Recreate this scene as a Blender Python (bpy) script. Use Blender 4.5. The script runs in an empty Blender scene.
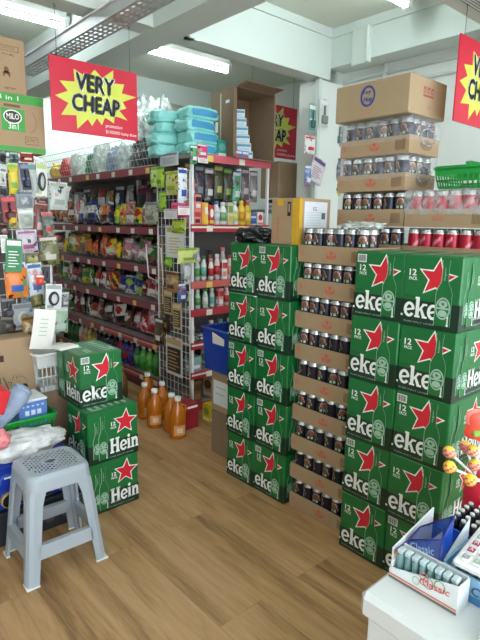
import bpy, math, random
from mathutils import Vector, Matrix, noise
random.seed(7)
PI = math.pi
sc = bpy.context.scene
C = sc.collection

# ------------------------------------------------------------------ camera numbers and a measuring helper
FPX, PITCH, YAW, ROLL, CAMH = 515.0, math.radians(10.79), math.radians(41.48), math.radians(.96), 1.324
_fw = Vector((math.sin(YAW), math.cos(YAW), 0)); _rt = Vector((math.cos(YAW), -math.sin(YAW), 0)); _up = Vector((0, 0, 1))
FWD = _fw*math.cos(PITCH) - _up*math.sin(PITCH)
_u = _up*math.cos(PITCH) + _fw*math.sin(PITCH)
RGT = _rt*math.cos(ROLL) + _u*math.sin(ROLL)
UPV = _u*math.cos(ROLL) - _rt*math.sin(ROLL)
def at(px, py, **k):
    """point of the photograph measured on a real plane X=, Y= or Z="""
    d = FWD*FPX + RGT*(px-240) - UPV*(py-320)
    a, v = list(k.items())[0]; i = 'XYZ'.index(a)
    c = Vector((0, 0, CAMH))
    return c + d*((v-c[i])/d[i])

# ------------------------------------------------------------------ materials
def lin(c):
    c = c/255.0
    return c/12.92 if c <= .04045 else ((c+.055)/1.055)**2.4
MATS = {}
def mk(key, rgb, rough=.5, metal=0, var=.07, scale=25, bump=0, bscale=60, trans=0, emit=0, coat=0):
    if key in MATS: return MATS[key]
    m = bpy.data.materials.new(key); m.use_nodes = True
    nt = m.node_tree; b = nt.nodes['Principled BSDF']
    col = [lin(x) for x in rgb]
    tc = nt.nodes.new('ShaderNodeTexCoord'); n = nt.nodes.new('ShaderNodeTexNoise')
    n.inputs['Scale'].default_value = scale; n.inputs['Detail'].default_value = 3
    nt.links.new(tc.outputs['Object'], n.inputs['Vector'])
    r = nt.nodes.new('ShaderNodeMix'); r.data_type = 'RGBA'
    r.inputs[6].default_value = [x*(1-var) for x in col]+[1]
    r.inputs[7].default_value = [min(1, x*(1+var)) for x in col]+[1]
    nt.links.new(n.outputs['Fac'], r.inputs[0])
    nt.links.new(r.outputs[2], b.inputs['Base Color'])
    b.inputs['Roughness'].default_value = rough; b.inputs['Metallic'].default_value = metal
    b.inputs['Transmission Weight'].default_value = trans
    b.inputs['Coat Weight'].default_value = coat
    if emit:
        b.inputs['Emission Color'].default_value = col+[1]; b.inputs['Emission Strength'].default_value = emit
    if bump:
        n2 = nt.nodes.new('ShaderNodeTexNoise'); n2.inputs['Scale'].default_value = bscale; n2.inputs['Detail'].default_value = 4
        nt.links.new(tc.outputs['Object'], n2.inputs['Vector'])
        bp = nt.nodes.new('ShaderNodeBump'); bp.inputs['Strength'].default_value = bump; bp.inputs['Distance'].default_value = .01
        nt.links.new(n2.outputs['Fac'], bp.inputs['Height']); nt.links.new(bp.outputs['Normal'], b.inputs['Normal'])
    MATS[key] = m
    return m
def cm(r, g, b, rough=.45):
    return mk('col_%d_%d_%d_%d' % (r, g, b, int(rough*100)), (r, g, b), rough)
def film(key, rgb, opac, rough=.15, bscale=40):
    """thin clear plastic: part transparent, part glossy and part milky"""
    if key in MATS: return MATS[key]
    m = bpy.data.materials.new(key); m.use_nodes = True; nt = m.node_tree
    for n in list(nt.nodes): nt.nodes.remove(n)
    out = nt.nodes.new('ShaderNodeOutputMaterial'); tr = nt.nodes.new('ShaderNodeBsdfTransparent')
    pb = nt.nodes.new('ShaderNodeBsdfPrincipled'); pb.inputs['Base Color'].default_value = [lin(x) for x in rgb]+[1]
    pb.inputs['Roughness'].default_value = rough
    mx = nt.nodes.new('ShaderNodeMixShader'); tc = nt.nodes.new('ShaderNodeTexCoord')
    n = nt.nodes.new('ShaderNodeTexNoise'); n.inputs['Scale'].default_value = bscale; n.inputs['Detail'].default_value = 4
    nt.links.new(tc.outputs['Object'], n.inputs['Vector'])
    mr = nt.nodes.new('ShaderNodeMapRange'); mr.inputs['From Min'].default_value = .35; mr.inputs['From Max'].default_value = .7
    mr.inputs['To Min'].default_value = opac*.45; mr.inputs['To Max'].default_value = min(1, opac*1.6)
    nt.links.new(n.outputs['Fac'], mr.inputs['Value']); nt.links.new(mr.outputs['Result'], mx.inputs['Fac'])
    bp = nt.nodes.new('ShaderNodeBump'); bp.inputs['Strength'].default_value = .8; bp.inputs['Distance'].default_value = .02
    nt.links.new(n.outputs['Fac'], bp.inputs['Height']); nt.links.new(bp.outputs['Normal'], pb.inputs['Normal'])
    nt.links.new(tr.outputs[0], mx.inputs[1]); nt.links.new(pb.outputs[0], mx.inputs[2]); nt.links.new(mx.outputs[0], out.inputs[0])
    MATS[key] = m
    return m

WALL = mk('painted_wall', (216, 222, 218), .7, var=.03, scale=4)
CEIL = mk('ceiling_paint', (206, 212, 198), .8, var=.03, scale=3)
BEAM = mk('beam_paint', (200, 211, 206), .6, var=.03, scale=4)
WHITE = mk('white_enamel', (226, 228, 230), .35, var=.03)
CARD = mk('brown_cardboard', (163, 137, 107), .8, var=.08, scale=12)
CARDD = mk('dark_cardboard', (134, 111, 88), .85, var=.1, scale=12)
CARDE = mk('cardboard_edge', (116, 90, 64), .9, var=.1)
BGREEN = mk('case_green', (12, 104, 48), .38, var=.05, coat=.2)
BDARK = mk('case_dark_green', (5, 44, 27), .38, var=.05, coat=.2)
BTOP = mk('case_top_green', (24, 112, 54), .4, var=.05)
PWHITE = mk('print_white', (232, 236, 232), .45, var=.02)
PGREY = mk('print_grey_green', (158, 190, 170), .45, var=.03)
PRED = mk('print_red', (205, 30, 46), .4, var=.03)
PBLACK = mk('print_black', (22, 22, 24), .5, var=.03)
PINKRED = mk('stamp_red', (196, 92, 70), .7, var=.05)
MAROON = mk('maroon_rail', (130, 40, 54), .4, var=.06)
SHELFM = mk('shelf_steel', (150, 140, 138), .45, var=.06)
DARKBACK = mk('dark_back_panel', (92, 86, 84), .7, var=.1)
FENCE = mk('fence_wire', (150, 146, 146), .4, .4, var=.04)
WIRE = mk('white_wire', (222, 224, 226), .35, var=.02)
STEEL = mk('grey_steel', (176, 180, 182), .4, .35, var=.05)
BLACKP = mk('black_plastic', (20, 20, 24), .3, var=.1)
STOOLM = mk('grey_stool_plastic', (158, 168, 178), .4, var=.03, scale=8)
SIGNRED = mk('sign_red', (196, 34, 58), .35, var=.03)
SIGNYEL = mk('sign_yellow', (202, 208, 84), .4, var=.03)
TUBEM = mk('lamp_tube_glow', (240, 252, 255), .3, var=0, emit=12)
CLEARF = film('shrink_film_clear', (225, 230, 235), .30, .12, 35)
CLEARB = film('clear_bag_film', (225, 235, 228), .55, .2, 22)

# ------------------------------------------------------------------ mesh builder
class MB:
    def __init__(s):
        s.v = []; s.f = []; s.mi = []; s.sm = []; s.mats = []; s.M = Matrix.Identity(4)
    def _m(s, mat):
        if mat not in s.mats: s.mats.append(mat)
        return s.mats.index(mat)
    def verts(s, pts):
        i = len(s.v)
        for p in pts: s.v.append(tuple(s.M @ Vector(p)))
        return i
    def face(s, idx, mat, smooth=False):
        s.f.append(tuple(idx)); s.mi.append(s._m(mat)); s.sm.append(smooth)
    def poly(s, pts, mat, smooth=False):
        i = s.verts(pts); s.face(range(i, i+len(pts)), mat, smooth)
    def box(s, x0, x1, y0, y1, z0, z1, mat, bev=0, skip=()):
        if bev <= 0:
            i = s.verts([(x0,y0,z0),(x1,y0,z0),(x1,y1,z0),(x0,y1,z0),(x0,y0,z1),(x1,y0,z1),(x1,y1,z1),(x0,y1,z1)])
            F = {'-z':(0,3,2,1),'+z':(4,5,6,7),'-y':(0,1,5,4),'+x':(1,2,6,5),'+y':(2,3,7,6),'-x':(3,0,4,7)}
            for k, q in F.items():
                if k not in skip: s.face([i+a for a in q], mat)
            return
        b = min(bev, (x1-x0)/2.01, (y1-y0)/2.01, (z1-z0)/2.01)
        X = (x0, x1); Y = (y0, y1); Z = (z0, z1); id_ = {}
        for a in (0,1):
            for c in (0,1):
                for d in (0,1):
                    sx = b if a == 0 else -b; sy = b if c == 0 else -b; sz = b if d == 0 else -b
                    id_[a,c,d,'x'] = s.verts([(X[a], Y[c]+sy, Z[d]+sz)])
                    id_[a,c,d,'y'] = s.verts([(X[a]+sx, Y[c], Z[d]+sz)])
                    id_[a,c,d,'z'] = s.verts([(X[a]+sx, Y[c]+sy, Z[d])])
        for a in (0,1):
            q = [id_[a,0,0,'x'], id_[a,1,0,'x'], id_[a,1,1,'x'], id_[a,0,1,'x']]; s.face(q if a else q[::-1], mat)
            q = [id_[0,a,0,'y'], id_[0,a,1,'y'], id_[1,a,1,'y'], id_[1,a,0,'y']]; s.face(q if a else q[::-1], mat)
            q = [id_[0,0,a,'z'], id_[1,0,a,'z'], id_[1,1,a,'z'], id_[0,1,a,'z']]; s.face(q if a else q[::-1], mat)
        for a in (0,1):
            for c in (0,1):
                f = (a+c) % 2 == 0
                q = [id_[a,c,0,'x'], id_[a,c,1,'x'], id_[a,c,1,'y'], id_[a,c,0,'y']]; s.face(q[::-1] if f else q, mat)
                q = [id_[a,0,c,'x'], id_[a,1,c,'x'], id_[a,1,c,'z'], id_[a,0,c,'z']]; s.face(q if not f else q[::-1], mat)
                q = [id_[0,a,c,'y'], id_[1,a,c,'y'], id_[1,a,c,'z'], id_[0,a,c,'z']]; s.face(q[::-1] if not f else q, mat)
                for d in (0,1):
                    q = [id_[a,c,d,'x'], id_[a,c,d,'y'], id_[a,c,d,'z']]
                    s.face(q if (a+c+d) % 2 else q[::-1], mat)
    def tube(s, pts, r, mat, n=8, closed=False, cap=True):
        pts = [Vector(p) for p in pts]; rings = []; N = len(pts)
        rr = r if isinstance(r, (list, tuple)) else [r]*N
        ref = None
        for k, p in enumerate(pts):
            if closed: d = pts[(k+1) % N]-pts[k-1]
            else: d = pts[min(k+1, N-1)]-pts[max(k-1, 0)]
            d.normalize()
            if ref is None: ref = Vector((0,0,1)) if abs(d.z) < .9 else Vector((1,0,0))
            a = (ref - d*ref.dot(d))
            if a.length < 1e-5: a = d.orthogonal()
            a.normalize(); ref = a; b = d.cross(a)
            rings.append(s.verts([p + (a*math.cos(2*PI*t/n)+b*math.sin(2*PI*t/n))*rr[k] for t in range(n)]))
        for k in range(N if closed else N-1):
            A, B = rings[k], rings[(k+1) % N]
            for t in range(n): s.face([A+t, A+(t+1) % n, B+(t+1) % n, B+t], mat, True)
        if cap and not closed:
            s.face([rings[0]+t for t in range(n)][::-1], mat); s.face([rings[-1]+t for t in range(n)], mat)
    def lathe(s, prof, mat, c=(0,0,0), n=16, fmat=None, sx=1, sy=1):
        rings = [s.verts([(c[0]+r*sx*math.cos(2*PI*t/n), c[1]+r*sy*math.sin(2*PI*t/n), c[2]+z) for t in range(n)]) for r, z in prof]
        for k in range(len(prof)-1):
            for t in range(n):
                m = fmat(k, t) if fmat else (mat[k] if isinstance(mat, (list, tuple)) else mat)
                A, B = rings[k], rings[k+1]
                s.face([A+t, A+(t+1) % n, B+(t+1) % n, B+t], m, True)
        m0 = mat[0] if isinstance(mat, (list, tuple)) else mat; m1 = mat[-1] if isinstance(mat, (list, tuple)) else mat
        s.face([rings[0]+t for t in range(n)][::-1], m0); s.face([rings[-1]+t for t in range(n)], m1)
    def grid(s, fn, nu, nv, mat, smooth=True, fmat=None, hole=None, flip=False):
        i = s.verts([fn(a/nu, b/nv) for b in range(nv+1) for a in range(nu+1)])
        for b in range(nv):
            for a in range(nu):
                if hole and hole(a, b): continue
                m = fmat((a+.5)/nu, (b+.5)/nv) if fmat else mat
                q = [i+b*(nu+1)+a, i+b*(nu+1)+a+1, i+(b+1)*(nu+1)+a+1, i+(b+1)*(nu+1)+a]
                s.face(q[::-1] if flip else q, m, smooth)
    def build(s, name, parent=None, loc=(0,0,0), rz=0):
        o = bpy.data.objects.new(name, s.mesh(name)); C.objects.link(o)
        o.location = loc; o.rotation_euler = (0, 0, rz)
        if parent: o.parent = parent
        return o
    def mesh(s, name):
        me = bpy.data.meshes.new(name); me.from_pydata(s.v, [], s.f)
        for m in s.mats: me.materials.append(m)
        me.polygons.foreach_set('material_index', s.mi); me.polygons.foreach_set('use_smooth', s.sm)
        me.update(); return me

_T = {}
def text2d(txt, bold=0.0):
    """flat lettering as polygons, cap height normalised; returns verts, faces, width, height"""
    k = (txt, bold)
    if k in _T: return _T[k]
    cu = bpy.data.curves.new('lettering', 'FONT'); cu.body = txt; cu.offset = bold; cu.resolution_u = 2
    o = bpy.data.objects.new('lettering', cu); C.objects.link(o)
    dg = bpy.context.evaluated_depsgraph_get(); ev = o.evaluated_get(dg); me = ev.to_mesh()
    V = [(v.co.x, v.co.y) for v in me.vertices]; F = [tuple(p.vertices) for p in me.polygons]
    ev.to_mesh_clear(); bpy.data.objects.remove(o); bpy.data.curves.remove(cu)
    x0 = min(v[0] for v in V); y0 = min(v[1] for v in V); x1 = max(v[0] for v in V); y1 = max(v[1] for v in V)
    V = [(x-x0, y-y0) for x, y in V]
    _T[k] = (V, F, x1-x0, y1-y0)
    return _T[k]

class Print:
    """flat print on a face: origin bottom-left O, unit U to the right, unit V up; layers stand off by fractions of a mm"""
    def __init__(s, mb, O, U, V, W, H):
        s.mb = mb; s.O = Vector(O); s.U = Vector(U); s.V = Vector(V); s.N = s.U.cross(s.V); s.W = W; s.H = H
    def p(s, x, y, l): return s.O + s.U*x + s.V*y + s.N*(.0005*l)
    def poly(s, pts, mat, l=1): s.mb.poly([s.p(x, y, l) for x, y in pts], mat)
    def rect(s, x0, x1, y0, y1, mat, l=1): s.poly([(x0,y0),(x1,y0),(x1,y1),(x0,y1)], mat, l)
    def ell(s, cx, cy, rx, ry, mat, l=1, n=20, a0=0): s.poly([(cx+rx*math.cos(a0+2*PI*k/n), cy+ry*math.sin(a0+2*PI*k/n)) for k in range(n)], mat, l)
    def arc(s, cx, cy, rx, ry, tx, ty, a0, a1, mat, l=1, n=16):
        for k in range(n):
            A = math.radians(a0+(a1-a0)*k/n); B = math.radians(a0+(a1-a0)*(k+1)/n)
            s.poly([(cx+(rx-tx)*math.cos(A), cy+(ry-ty)*math.sin(A)), (cx+rx*math.cos(A), cy+ry*math.sin(A)),
                    (cx+rx*math.cos(B), cy+ry*math.sin(B)), (cx+(rx-tx)*math.cos(B), cy+(ry-ty)*math.sin(B))], mat, l)
    def star(s, cx, cy, R, mat, l=1, r=.42, rot=90):
        P = [(cx+(R if k % 2 == 0 else R*r)*math.cos(math.radians(rot+36*k)), cy+(R if k % 2 == 0 else R*r)*math.sin(math.radians(rot+36*k))) for k in range(10)]
        for k in range(0, 10, 2): s.poly([(cx, cy), P[k-1], P[k], P[k+1]], mat, l)
    def text(s, txt, x0, y0, h, mat, l=1, w=None, bold=0.0, slant=0, rot=0):
        V, F, tw, th = text2d(txt, bold); k = h/th; kx = (w/tw) if w else k
        ca, sa = math.cos(rot), math.sin(rot)
        pts = []
        for x, y in V:
            X = x*kx + y*k*slant; Y = y*k
            pts.append(s.p(x0+X*ca-Y*sa, y0+X*sa+Y*ca, l))
        i = s.mb.verts(pts)
        for f in F: s.mb.face([i+a for a in f], mat)
    def barcode(s, x0, x1, y0, y1, l=1):
        s.rect(x0, x1, y0, y1, PWHITE, l); n = 11
        for k in range(n):
            a = x0+(x1-x0)*(.06+.88*k/n); b = a+(x1-x0)*(.03+.035*((k*7) % 3)/2)
            s.rect(a, b, y0+(y1-y0)*.12, y1-(y1-y0)*.1, PBLACK, l+1)

# ------------------------------------------------------------------ objects
LABELS = {}
def tag(o, label, cat, group=None, kind=None):
    o['label'] = label; o['category'] = cat
    if group: o['group'] = group
    if kind: o['kind'] = kind
    LABELS.setdefault(label, []).append((o.name, group))
    return o
def thing(name, label, cat, loc=(0,0,0), rz=0, group=None):
    o = bpy.data.objects.new(name, None); o.empty_display_size = .05; C.objects.link(o)
    o.location = loc; o.rotation_euler = (0, 0, rz)
    return tag(o, label, cat, group)
def struct(mb, name):
    o = mb.build(name); o['kind'] = 'structure'; return o
def inst(name, me, loc, rot=(0,0,0), parent=None):
    o = bpy.data.objects.new(name, me); C.objects.link(o); o.location = loc
    o.rotation_euler = rot if isinstance(rot, tuple) else (0, 0, rot)
    if parent: o.parent = parent
    return o
ORD = ['first','second','third','fourth','fifth','sixth','seventh','eighth','ninth','tenth','eleventh','twelfth','thirteenth','fourteenth',
       'fifteenth','sixteenth','seventeenth','eighteenth','nineteenth','twentieth','twenty-first','twenty-second','twenty-third','twenty-fourth']
FACE_X = -PI/2      # turns a front (-y) towards -X

# ------------------------------------------------------------------ room
CZ = 2.6
def wood():
    m = bpy.data.materials.new('wood_plank_floor'); m.use_nodes = True; nt = m.node_tree; b = nt.nodes['Principled BSDF']
    tc = nt.nodes.new('ShaderNodeTexCoord')
    mp = nt.nodes.new('ShaderNodeMapping'); mp.inputs['Rotation'].default_value = (0, 0, PI/2)
    nt.links.new(tc.outputs['Object'], mp.inputs['Vector'])
    br = nt.nodes.new('ShaderNodeTexBrick'); br.inputs['Scale'].default_value = 1; br.inputs['Brick Width'].default_value = 1.15
    br.inputs['Row Height'].default_value = .19; br.inputs['Mortar Size'].default_value = .0012; br.inputs['Mortar Smooth'].default_value = .2
    br.inputs['Color1'].default_value = (.40,.40,.40,1); br.inputs['Color2'].default_value = (.60,.60,.60,1); br.inputs['Mortar'].default_value = (.28,.28,.28,1)
    nt.links.new(mp.outputs[0], br.inputs['Vector'])
    mp2 = nt.nodes.new('ShaderNodeMapping'); mp2.inputs['Scale'].default_value = (1, .085, 1)
    nt.links.new(tc.outputs['Object'], mp2.inputs['Vector'])
    off = nt.nodes.new('ShaderNodeVectorMath'); off.operation = 'MULTIPLY_ADD'; off.inputs[1].default_value = (3, 3, 3)
    nt.links.new(br.outputs['Color'], off.inputs[0]); nt.links.new(mp2.outputs[0], off.inputs[2])
    n1 = nt.nodes.new('ShaderNodeTexNoise'); n1.inputs['Scale'].default_value = 62; n1.inputs['Detail'].default_value = 6; n1.inputs['Roughness'].default_value = .65; n1.inputs['Distortion'].default_value = .6
    n2 = nt.nodes.new('ShaderNodeTexNoise'); n2.inputs['Scale'].default_value = 11; n2.inputs['Detail'].default_value = 4; n2.inputs['Distortion'].default_value = .8
    nt.links.new(off.outputs[0], n1.inputs['Vector']); nt.links.new(off.outputs[0], n2.inputs['Vector'])
    vo = nt.nodes.new('ShaderNodeTexVoronoi'); vo.inputs['Scale'].default_value = 2.6
    mp3 = nt.nodes.new('ShaderNodeMapping'); mp3.inputs['Scale'].default_value = (1, .5, 1); nt.links.new(tc.outputs['Object'], mp3.inputs['Vector']); nt.links.new(mp3.outputs[0], vo.inputs['Vector'])
    def math_(op, a, bb):
        q = nt.nodes.new('ShaderNodeMath'); q.operation = op
        for i, v in enumerate((a, bb)):
            if isinstance(v, (int, float)): q.inputs[i].default_value = v
            else: nt.links.new(v, q.inputs[i])
        return q.outputs[0]
    kn = nt.nodes.new('ShaderNodeMapRange'); kn.inputs['From Min'].default_value = .02; kn.inputs['From Max'].default_value = .11; kn.inputs['To Min'].default_value = -.22; kn.inputs['To Max'].default_value = 0
    nt.links.new(vo.outputs['Distance'], kn.inputs['Value'])
    s = math_('ADD', math_('MULTIPLY', n1.outputs['Fac'], .52), math_('MULTIPLY', n2.outputs['Fac'], .86))
    s = math_('ADD', s, kn.outputs['Result'])
    sb = nt.nodes.new('ShaderNodeSeparateColor'); nt.links.new(br.outputs['Color'], sb.inputs[0])
    s = math_('ADD', s, math_('MULTIPLY', math_('SUBTRACT', sb.outputs[0], .5), .30))
    cr = nt.nodes.new('ShaderNodeValToRGB'); e = cr.color_ramp.elements
    e[0].position = .40; e[0].color = (lin(92), lin(68), lin(46), 1); e[1].position = .98; e[1].color = (lin(196), lin(162), lin(124), 1)
    q = cr.color_ramp.elements.new(.585); q.color = (lin(153), lin(117), lin(76), 1); q = cr.color_ramp.elements.new(.735); q.color = (lin(180), lin(141), lin(97), 1)
    nt.links.new(s, cr.inputs[0]); nt.links.new(cr.outputs[0], b.inputs['Base Color'])
    b.inputs['Roughness'].default_value = .42
    bp = nt.nodes.new('ShaderNodeBump'); bp.inputs['Strength'].default_value = .12; bp.inputs['Distance'].default_value = .004
    nt.links.new(n1.outputs['Fac'], bp.inputs['Height']); nt.links.new(bp.outputs[0], b.inputs['Normal'])
    return m
FLOOR = wood()
mb = MB(); mb.box(-2.6, 4.2, -2.6, 6.0, -.1, 0, FLOOR); struct(mb, 'floor')
mb = MB(); mb.box(-2.6, 4.2, -2.6, 6.0, CZ, CZ+.1, CEIL); struct(mb, 'ceiling')
mb = MB(); mb.box(3.11, 3.25, -2.6, 2.5, 0, CZ, WALL); struct(mb, 'wall_right')
mb = MB(); mb.box(3.73, 3.87, 2.5, 6.0, 0, CZ, WALL); mb.box(3.25, 3.87, 2.5, 2.64, 0, CZ, WALL); struct(mb, 'wall_alcove')
mb = MB(); mb.box(-2.6, 3.73, 5.85, 6.0, 0, CZ, WALL); struct(mb, 'wall_back')
mb = MB(); mb.box(-2.75, -2.6, -2.6, 6.0, 0, CZ, WALL); struct(mb, 'wall_left')
mb = MB(); mb.box(2.86, 3.25, 2.45, 2.64, 0, 2.28, WALL); mb.box(2.835, 2.862, 2.44, 2.475, 0, 2.28, BEAM); struct(mb, 'trim_1')           # corner column
# ceiling beams
mb = MB(); mb.box(1.72, 2.935, 2.43, 2.56, 2.285, CZ, BEAM); mb.box(1.72, 2.935, 2.415, 2.43, 2.545, CZ, BEAM)
mb.box(-2.6, 1.53, 2.43, 2.56, 2.285, CZ, BEAM); struct(mb, 'trim_2')
mb = MB(); mb.box(1.53, 1.72, -2.6, 5.85, 2.28, CZ, BEAM); mb.box(1.72, 1.76, 2.38, 2.43, 2.27, 2.42, BEAM); mb.box(1.72, 1.80, 2.40, 2.43, 2.27, 2.30, BEAM); struct(mb, 'trim_3')
mb = MB(); mb.box(2.935, 3.11, -2.6, 2.45, 2.36, CZ, BEAM); mb.box(2.92, 2.935, -2.6, 2.415, 2.545, CZ, BEAM)
p = at(354, 45, X=2.93); q = at(369, 45, X=2.93)
mb.box(2.905, 2.935, q.y, p.y, 2.33, 2.545, BEAM, .004); mb.box(2.89, 2.935, q.y-.02, q.y, 2.33, 2.545, BEAM, .004)
struct(mb, 'trim_4')
mb = MB(); mb.box(1.72, 3.73, 4.35, 4.5, 2.42, CZ, BEAM); struct(mb, 'trim_5')
mb = MB()
for z in (2.30, 2.22): mb.tube([(3.10, -1, z), (3.10, 2.45, z)], .012, WALL, 6)
pz = at(385, 75, X=3.10); mb.tube([(3.10, pz.y, 2.36), (3.10, pz.y, 1.6)], .014, WALL, 6)
struct(mb, 'trim_6')                                                # wall conduits
# lamps
LAMPN = 0
def lamp(x0, x1, y, label, z=CZ):
    t = thing('fluorescent_lamp', label, 'ceiling lamp', ((x0+x1)/2, y, z), 0)
    L = (x1-x0)/2
    m = MB(); m.box(-L, L, -.03, .03, -.045, 0, WHITE, .006); m.build('batten', t)
    for s in (-1, 1):
        m = MB(); m.box(s*L-.02, s*L+.02, -.022, .022, -.105, -.02, WHITE, .006); m.build('end_cap', t)
    m = MB(); m.M = Matrix.Translation((0, 0, -.085)); m.tube([(-L+.02, 0, 0), (L-.02, 0, 0)], .016, TUBEM, 10); m.build('tube', t)
    return t
lamp(1.75, 2.86, 3.43, 'fluorescent tube lamp on the ceiling above the open carton behind the white beam')
lamp(.32, 1.50, 3.41, 'fluorescent tube lamp at top left above the brown cartons')
lamp(1.75, 2.74, 1.75, 'fluorescent tube lamp at top right above the stacked can trays')
lamp(1.80, 2.95, 4.95, 'unseen fluorescent lamp added on the far ceiling to brighten the back')  # added lamp, kept out of sight, lifts the dim far end
lamp(2.3, 3.45, 5.45, 'unseen fluorescent lamp added along the back wall to brighten it')  # second hidden lamp, added to brighten the back wall
lamp(.1, 1.3, .3, 'unseen fluorescent fill lamp added over the near aisle')  # out-of-view lamp added as fill for the near goods
lamp(-1.6, -.4, 1.6, 'unseen fluorescent fill lamp added over the left aisle')  # added fill lamp, outside the view on the left
lamp(1.9, 3.0, -.9, 'unseen fluorescent fill lamp added over the counter end')  # added behind the camera as fill from the counter side
lamp(-.6, .6, -1.4, 'unseen fluorescent fill lamp added near the entrance')  # another added fill lamp, unseen behind the camera
# perforated cable tray
mb = MB(); L0, L1 = .2, 3.5; n = 132
mb.grid(lambda u, v: (1.20+.11*v, L0+(L1-L0)*u, 2.205), n, 9, STEEL, False, hole=lambda a, b: a % 2 == 1 and b % 2 == 1)
for x, f in ((1.20, 1), (1.31, 0)):
    mb.box(x-.002, x+.002, L0, L1, 2.205, 2.262, STEEL)
    mb.box(x-.012 if f else x-.002, x+.002 if f else x+.012, L0, L1, 2.258, 2.264, WHITE)
o = mb.build('cable_tray'); tag(o, 'perforated grey metal cable tray running under the ceiling at upper left', 'cable tray')
mb = MB(); mb.tube([(1.16, 1.1, 2.285), (1.16, 1.1, 2.20), (1.34, 1.1, 2.20)], .004, STEEL, 6)
# air conditioner
t = thing('air_conditioner', 'grey ceiling air conditioner at the upper right corner', 'air conditioner', (2.45, .85, 2.2))
m = MB(); ACM = mk('aircon_grey', (176, 178, 170), .5, var=.03); m.box(-.6, .6, -.4, .345, 0, .28, ACM, .02); m.build('casing', t)
m = MB(); m.box(-.52, .54, .16, .26, -.006, .002, BLACKP)
for k in range(7): m.box(-.52, .54, .165+k*.0135, .170+k*.0135, -.010, -.002, ACM)
m.build('vent_louver', t)
m = MB(); m.box(-.5, .5, -.35, .08, -.01, .004, mk('aircon_panel', (150, 150, 143), .5, var=.03), .004); m.build('intake_panel', t)

# ------------------------------------------------------------------ promotion signs
def sign_mesh():
    W, H = .455, .33
    m = MB(); m.box(-W/2, W/2, -.003, .003, -H, 0, SIGNRED)
    for side in (0, 1):
        P = Print(m, (-W/2, -.003, -H) if side == 0 else (W/2, .003, -H), (1,0,0) if side == 0 else (-1,0,0), (0,0,1), W, H)
        tips = [(.985,.65),(.86,.46),(.87,.285),(.70,.21),(.555,.16),(.44,.13),(.27,.06),(.10,.225),(.045,.475),(.10,.68),(.255,.877),(.49,.925),(.71,.975),(.84,.805)]
        pts = []
        for k, a in enumerate(tips):
            b = tips[(k+1) % len(tips)]; mx = ((a[0]+b[0])/2, (a[1]+b[1])/2)
            pts += [a, (.5+(mx[0]-.5)*.74, .52+(mx[1]-.52)*.72)]
        cx, cy = .5*W, .52*H
        for k in range(len(pts)):
            a, b = pts[k], pts[(k+1) % len(pts)]
            P.poly([(cx, cy), (b[0]*W, b[1]*H), (a[0]*W, a[1]*H)], SIGNYEL, 1)
        for dx in (-.0045, 0, .0045):
            for dy in (-.0035, .0035):
                P.text('VERY', .27*W+dx, .60*H+dy, .235*H, PWHITE, 2, .44*W, .014, .05)
                P.text('CHEAP', .22*W+dx, .315*H+dy, .235*H, PWHITE, 2, .55*W, .014, .05)
        P.text('VERY', .27*W, .60*H, .235*H, PBLACK, 4, .44*W, .014, .05)
        P.text('CHEAP', .22*W, .315*H, .235*H, PBLACK, 4, .55*W, .014, .05)
        P.text('promotion', .60*W, .125*H, .06*H, PWHITE, 2, .20*W)
        P.text('$1000000 lucky draw', .60*W, .04*H, .06*H, PWHITE, 2, .38*W)
    return m.mesh('sign_panel')
SIGNME = sign_mesh()
def sign(cx, y, ztop, zhang, label, k=1.0):
    t = thing('hanging_sign', label, 'sign', (cx, y, ztop), 0, 'promotion signs hanging from the ceiling')
    o = inst('sign_panel', SIGNME, (0,0,0), (0, 0, 0), t); o.scale = (k, 1, k)
    for s in (-1, 1):
        m = MB(); x = s*.19*k
        m.tube([(x, 0, -.015), (x, 0, zhang-ztop-.012)], .0013, BLACKP, 5)
        m.tube([(x+.006*math.cos(a*PI/5), 0, zhang-ztop-.009+.006*math.sin(a*PI/5)) for a in range(10)], .0012, BLACKP, 5, closed=True)
        m.tube([(x+.01*math.cos(a*PI/5), 0, -.008+.01*math.sin(a*PI/5)) for a in range(10)], .0012, BLACKP, 5, closed=True)
        m.build('hanging_wire', t)
sign(1.235, 2.49, 2.062, 2.285, 'red promotion sign with yellow starburst hanging at upper left beside the brown cartons')
sign(3.225-.6*.5+.05, 3.02, 2.225, 2.6, 'red promotion sign partly hidden behind the open brown carton', 1.2)
p0 = at(460.5, 33, Y=1.1); sign(p0.x+.2275, 1.1, p0.z, 2.2, 'red promotion sign cut off by the right edge beneath the air conditioner')

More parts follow.
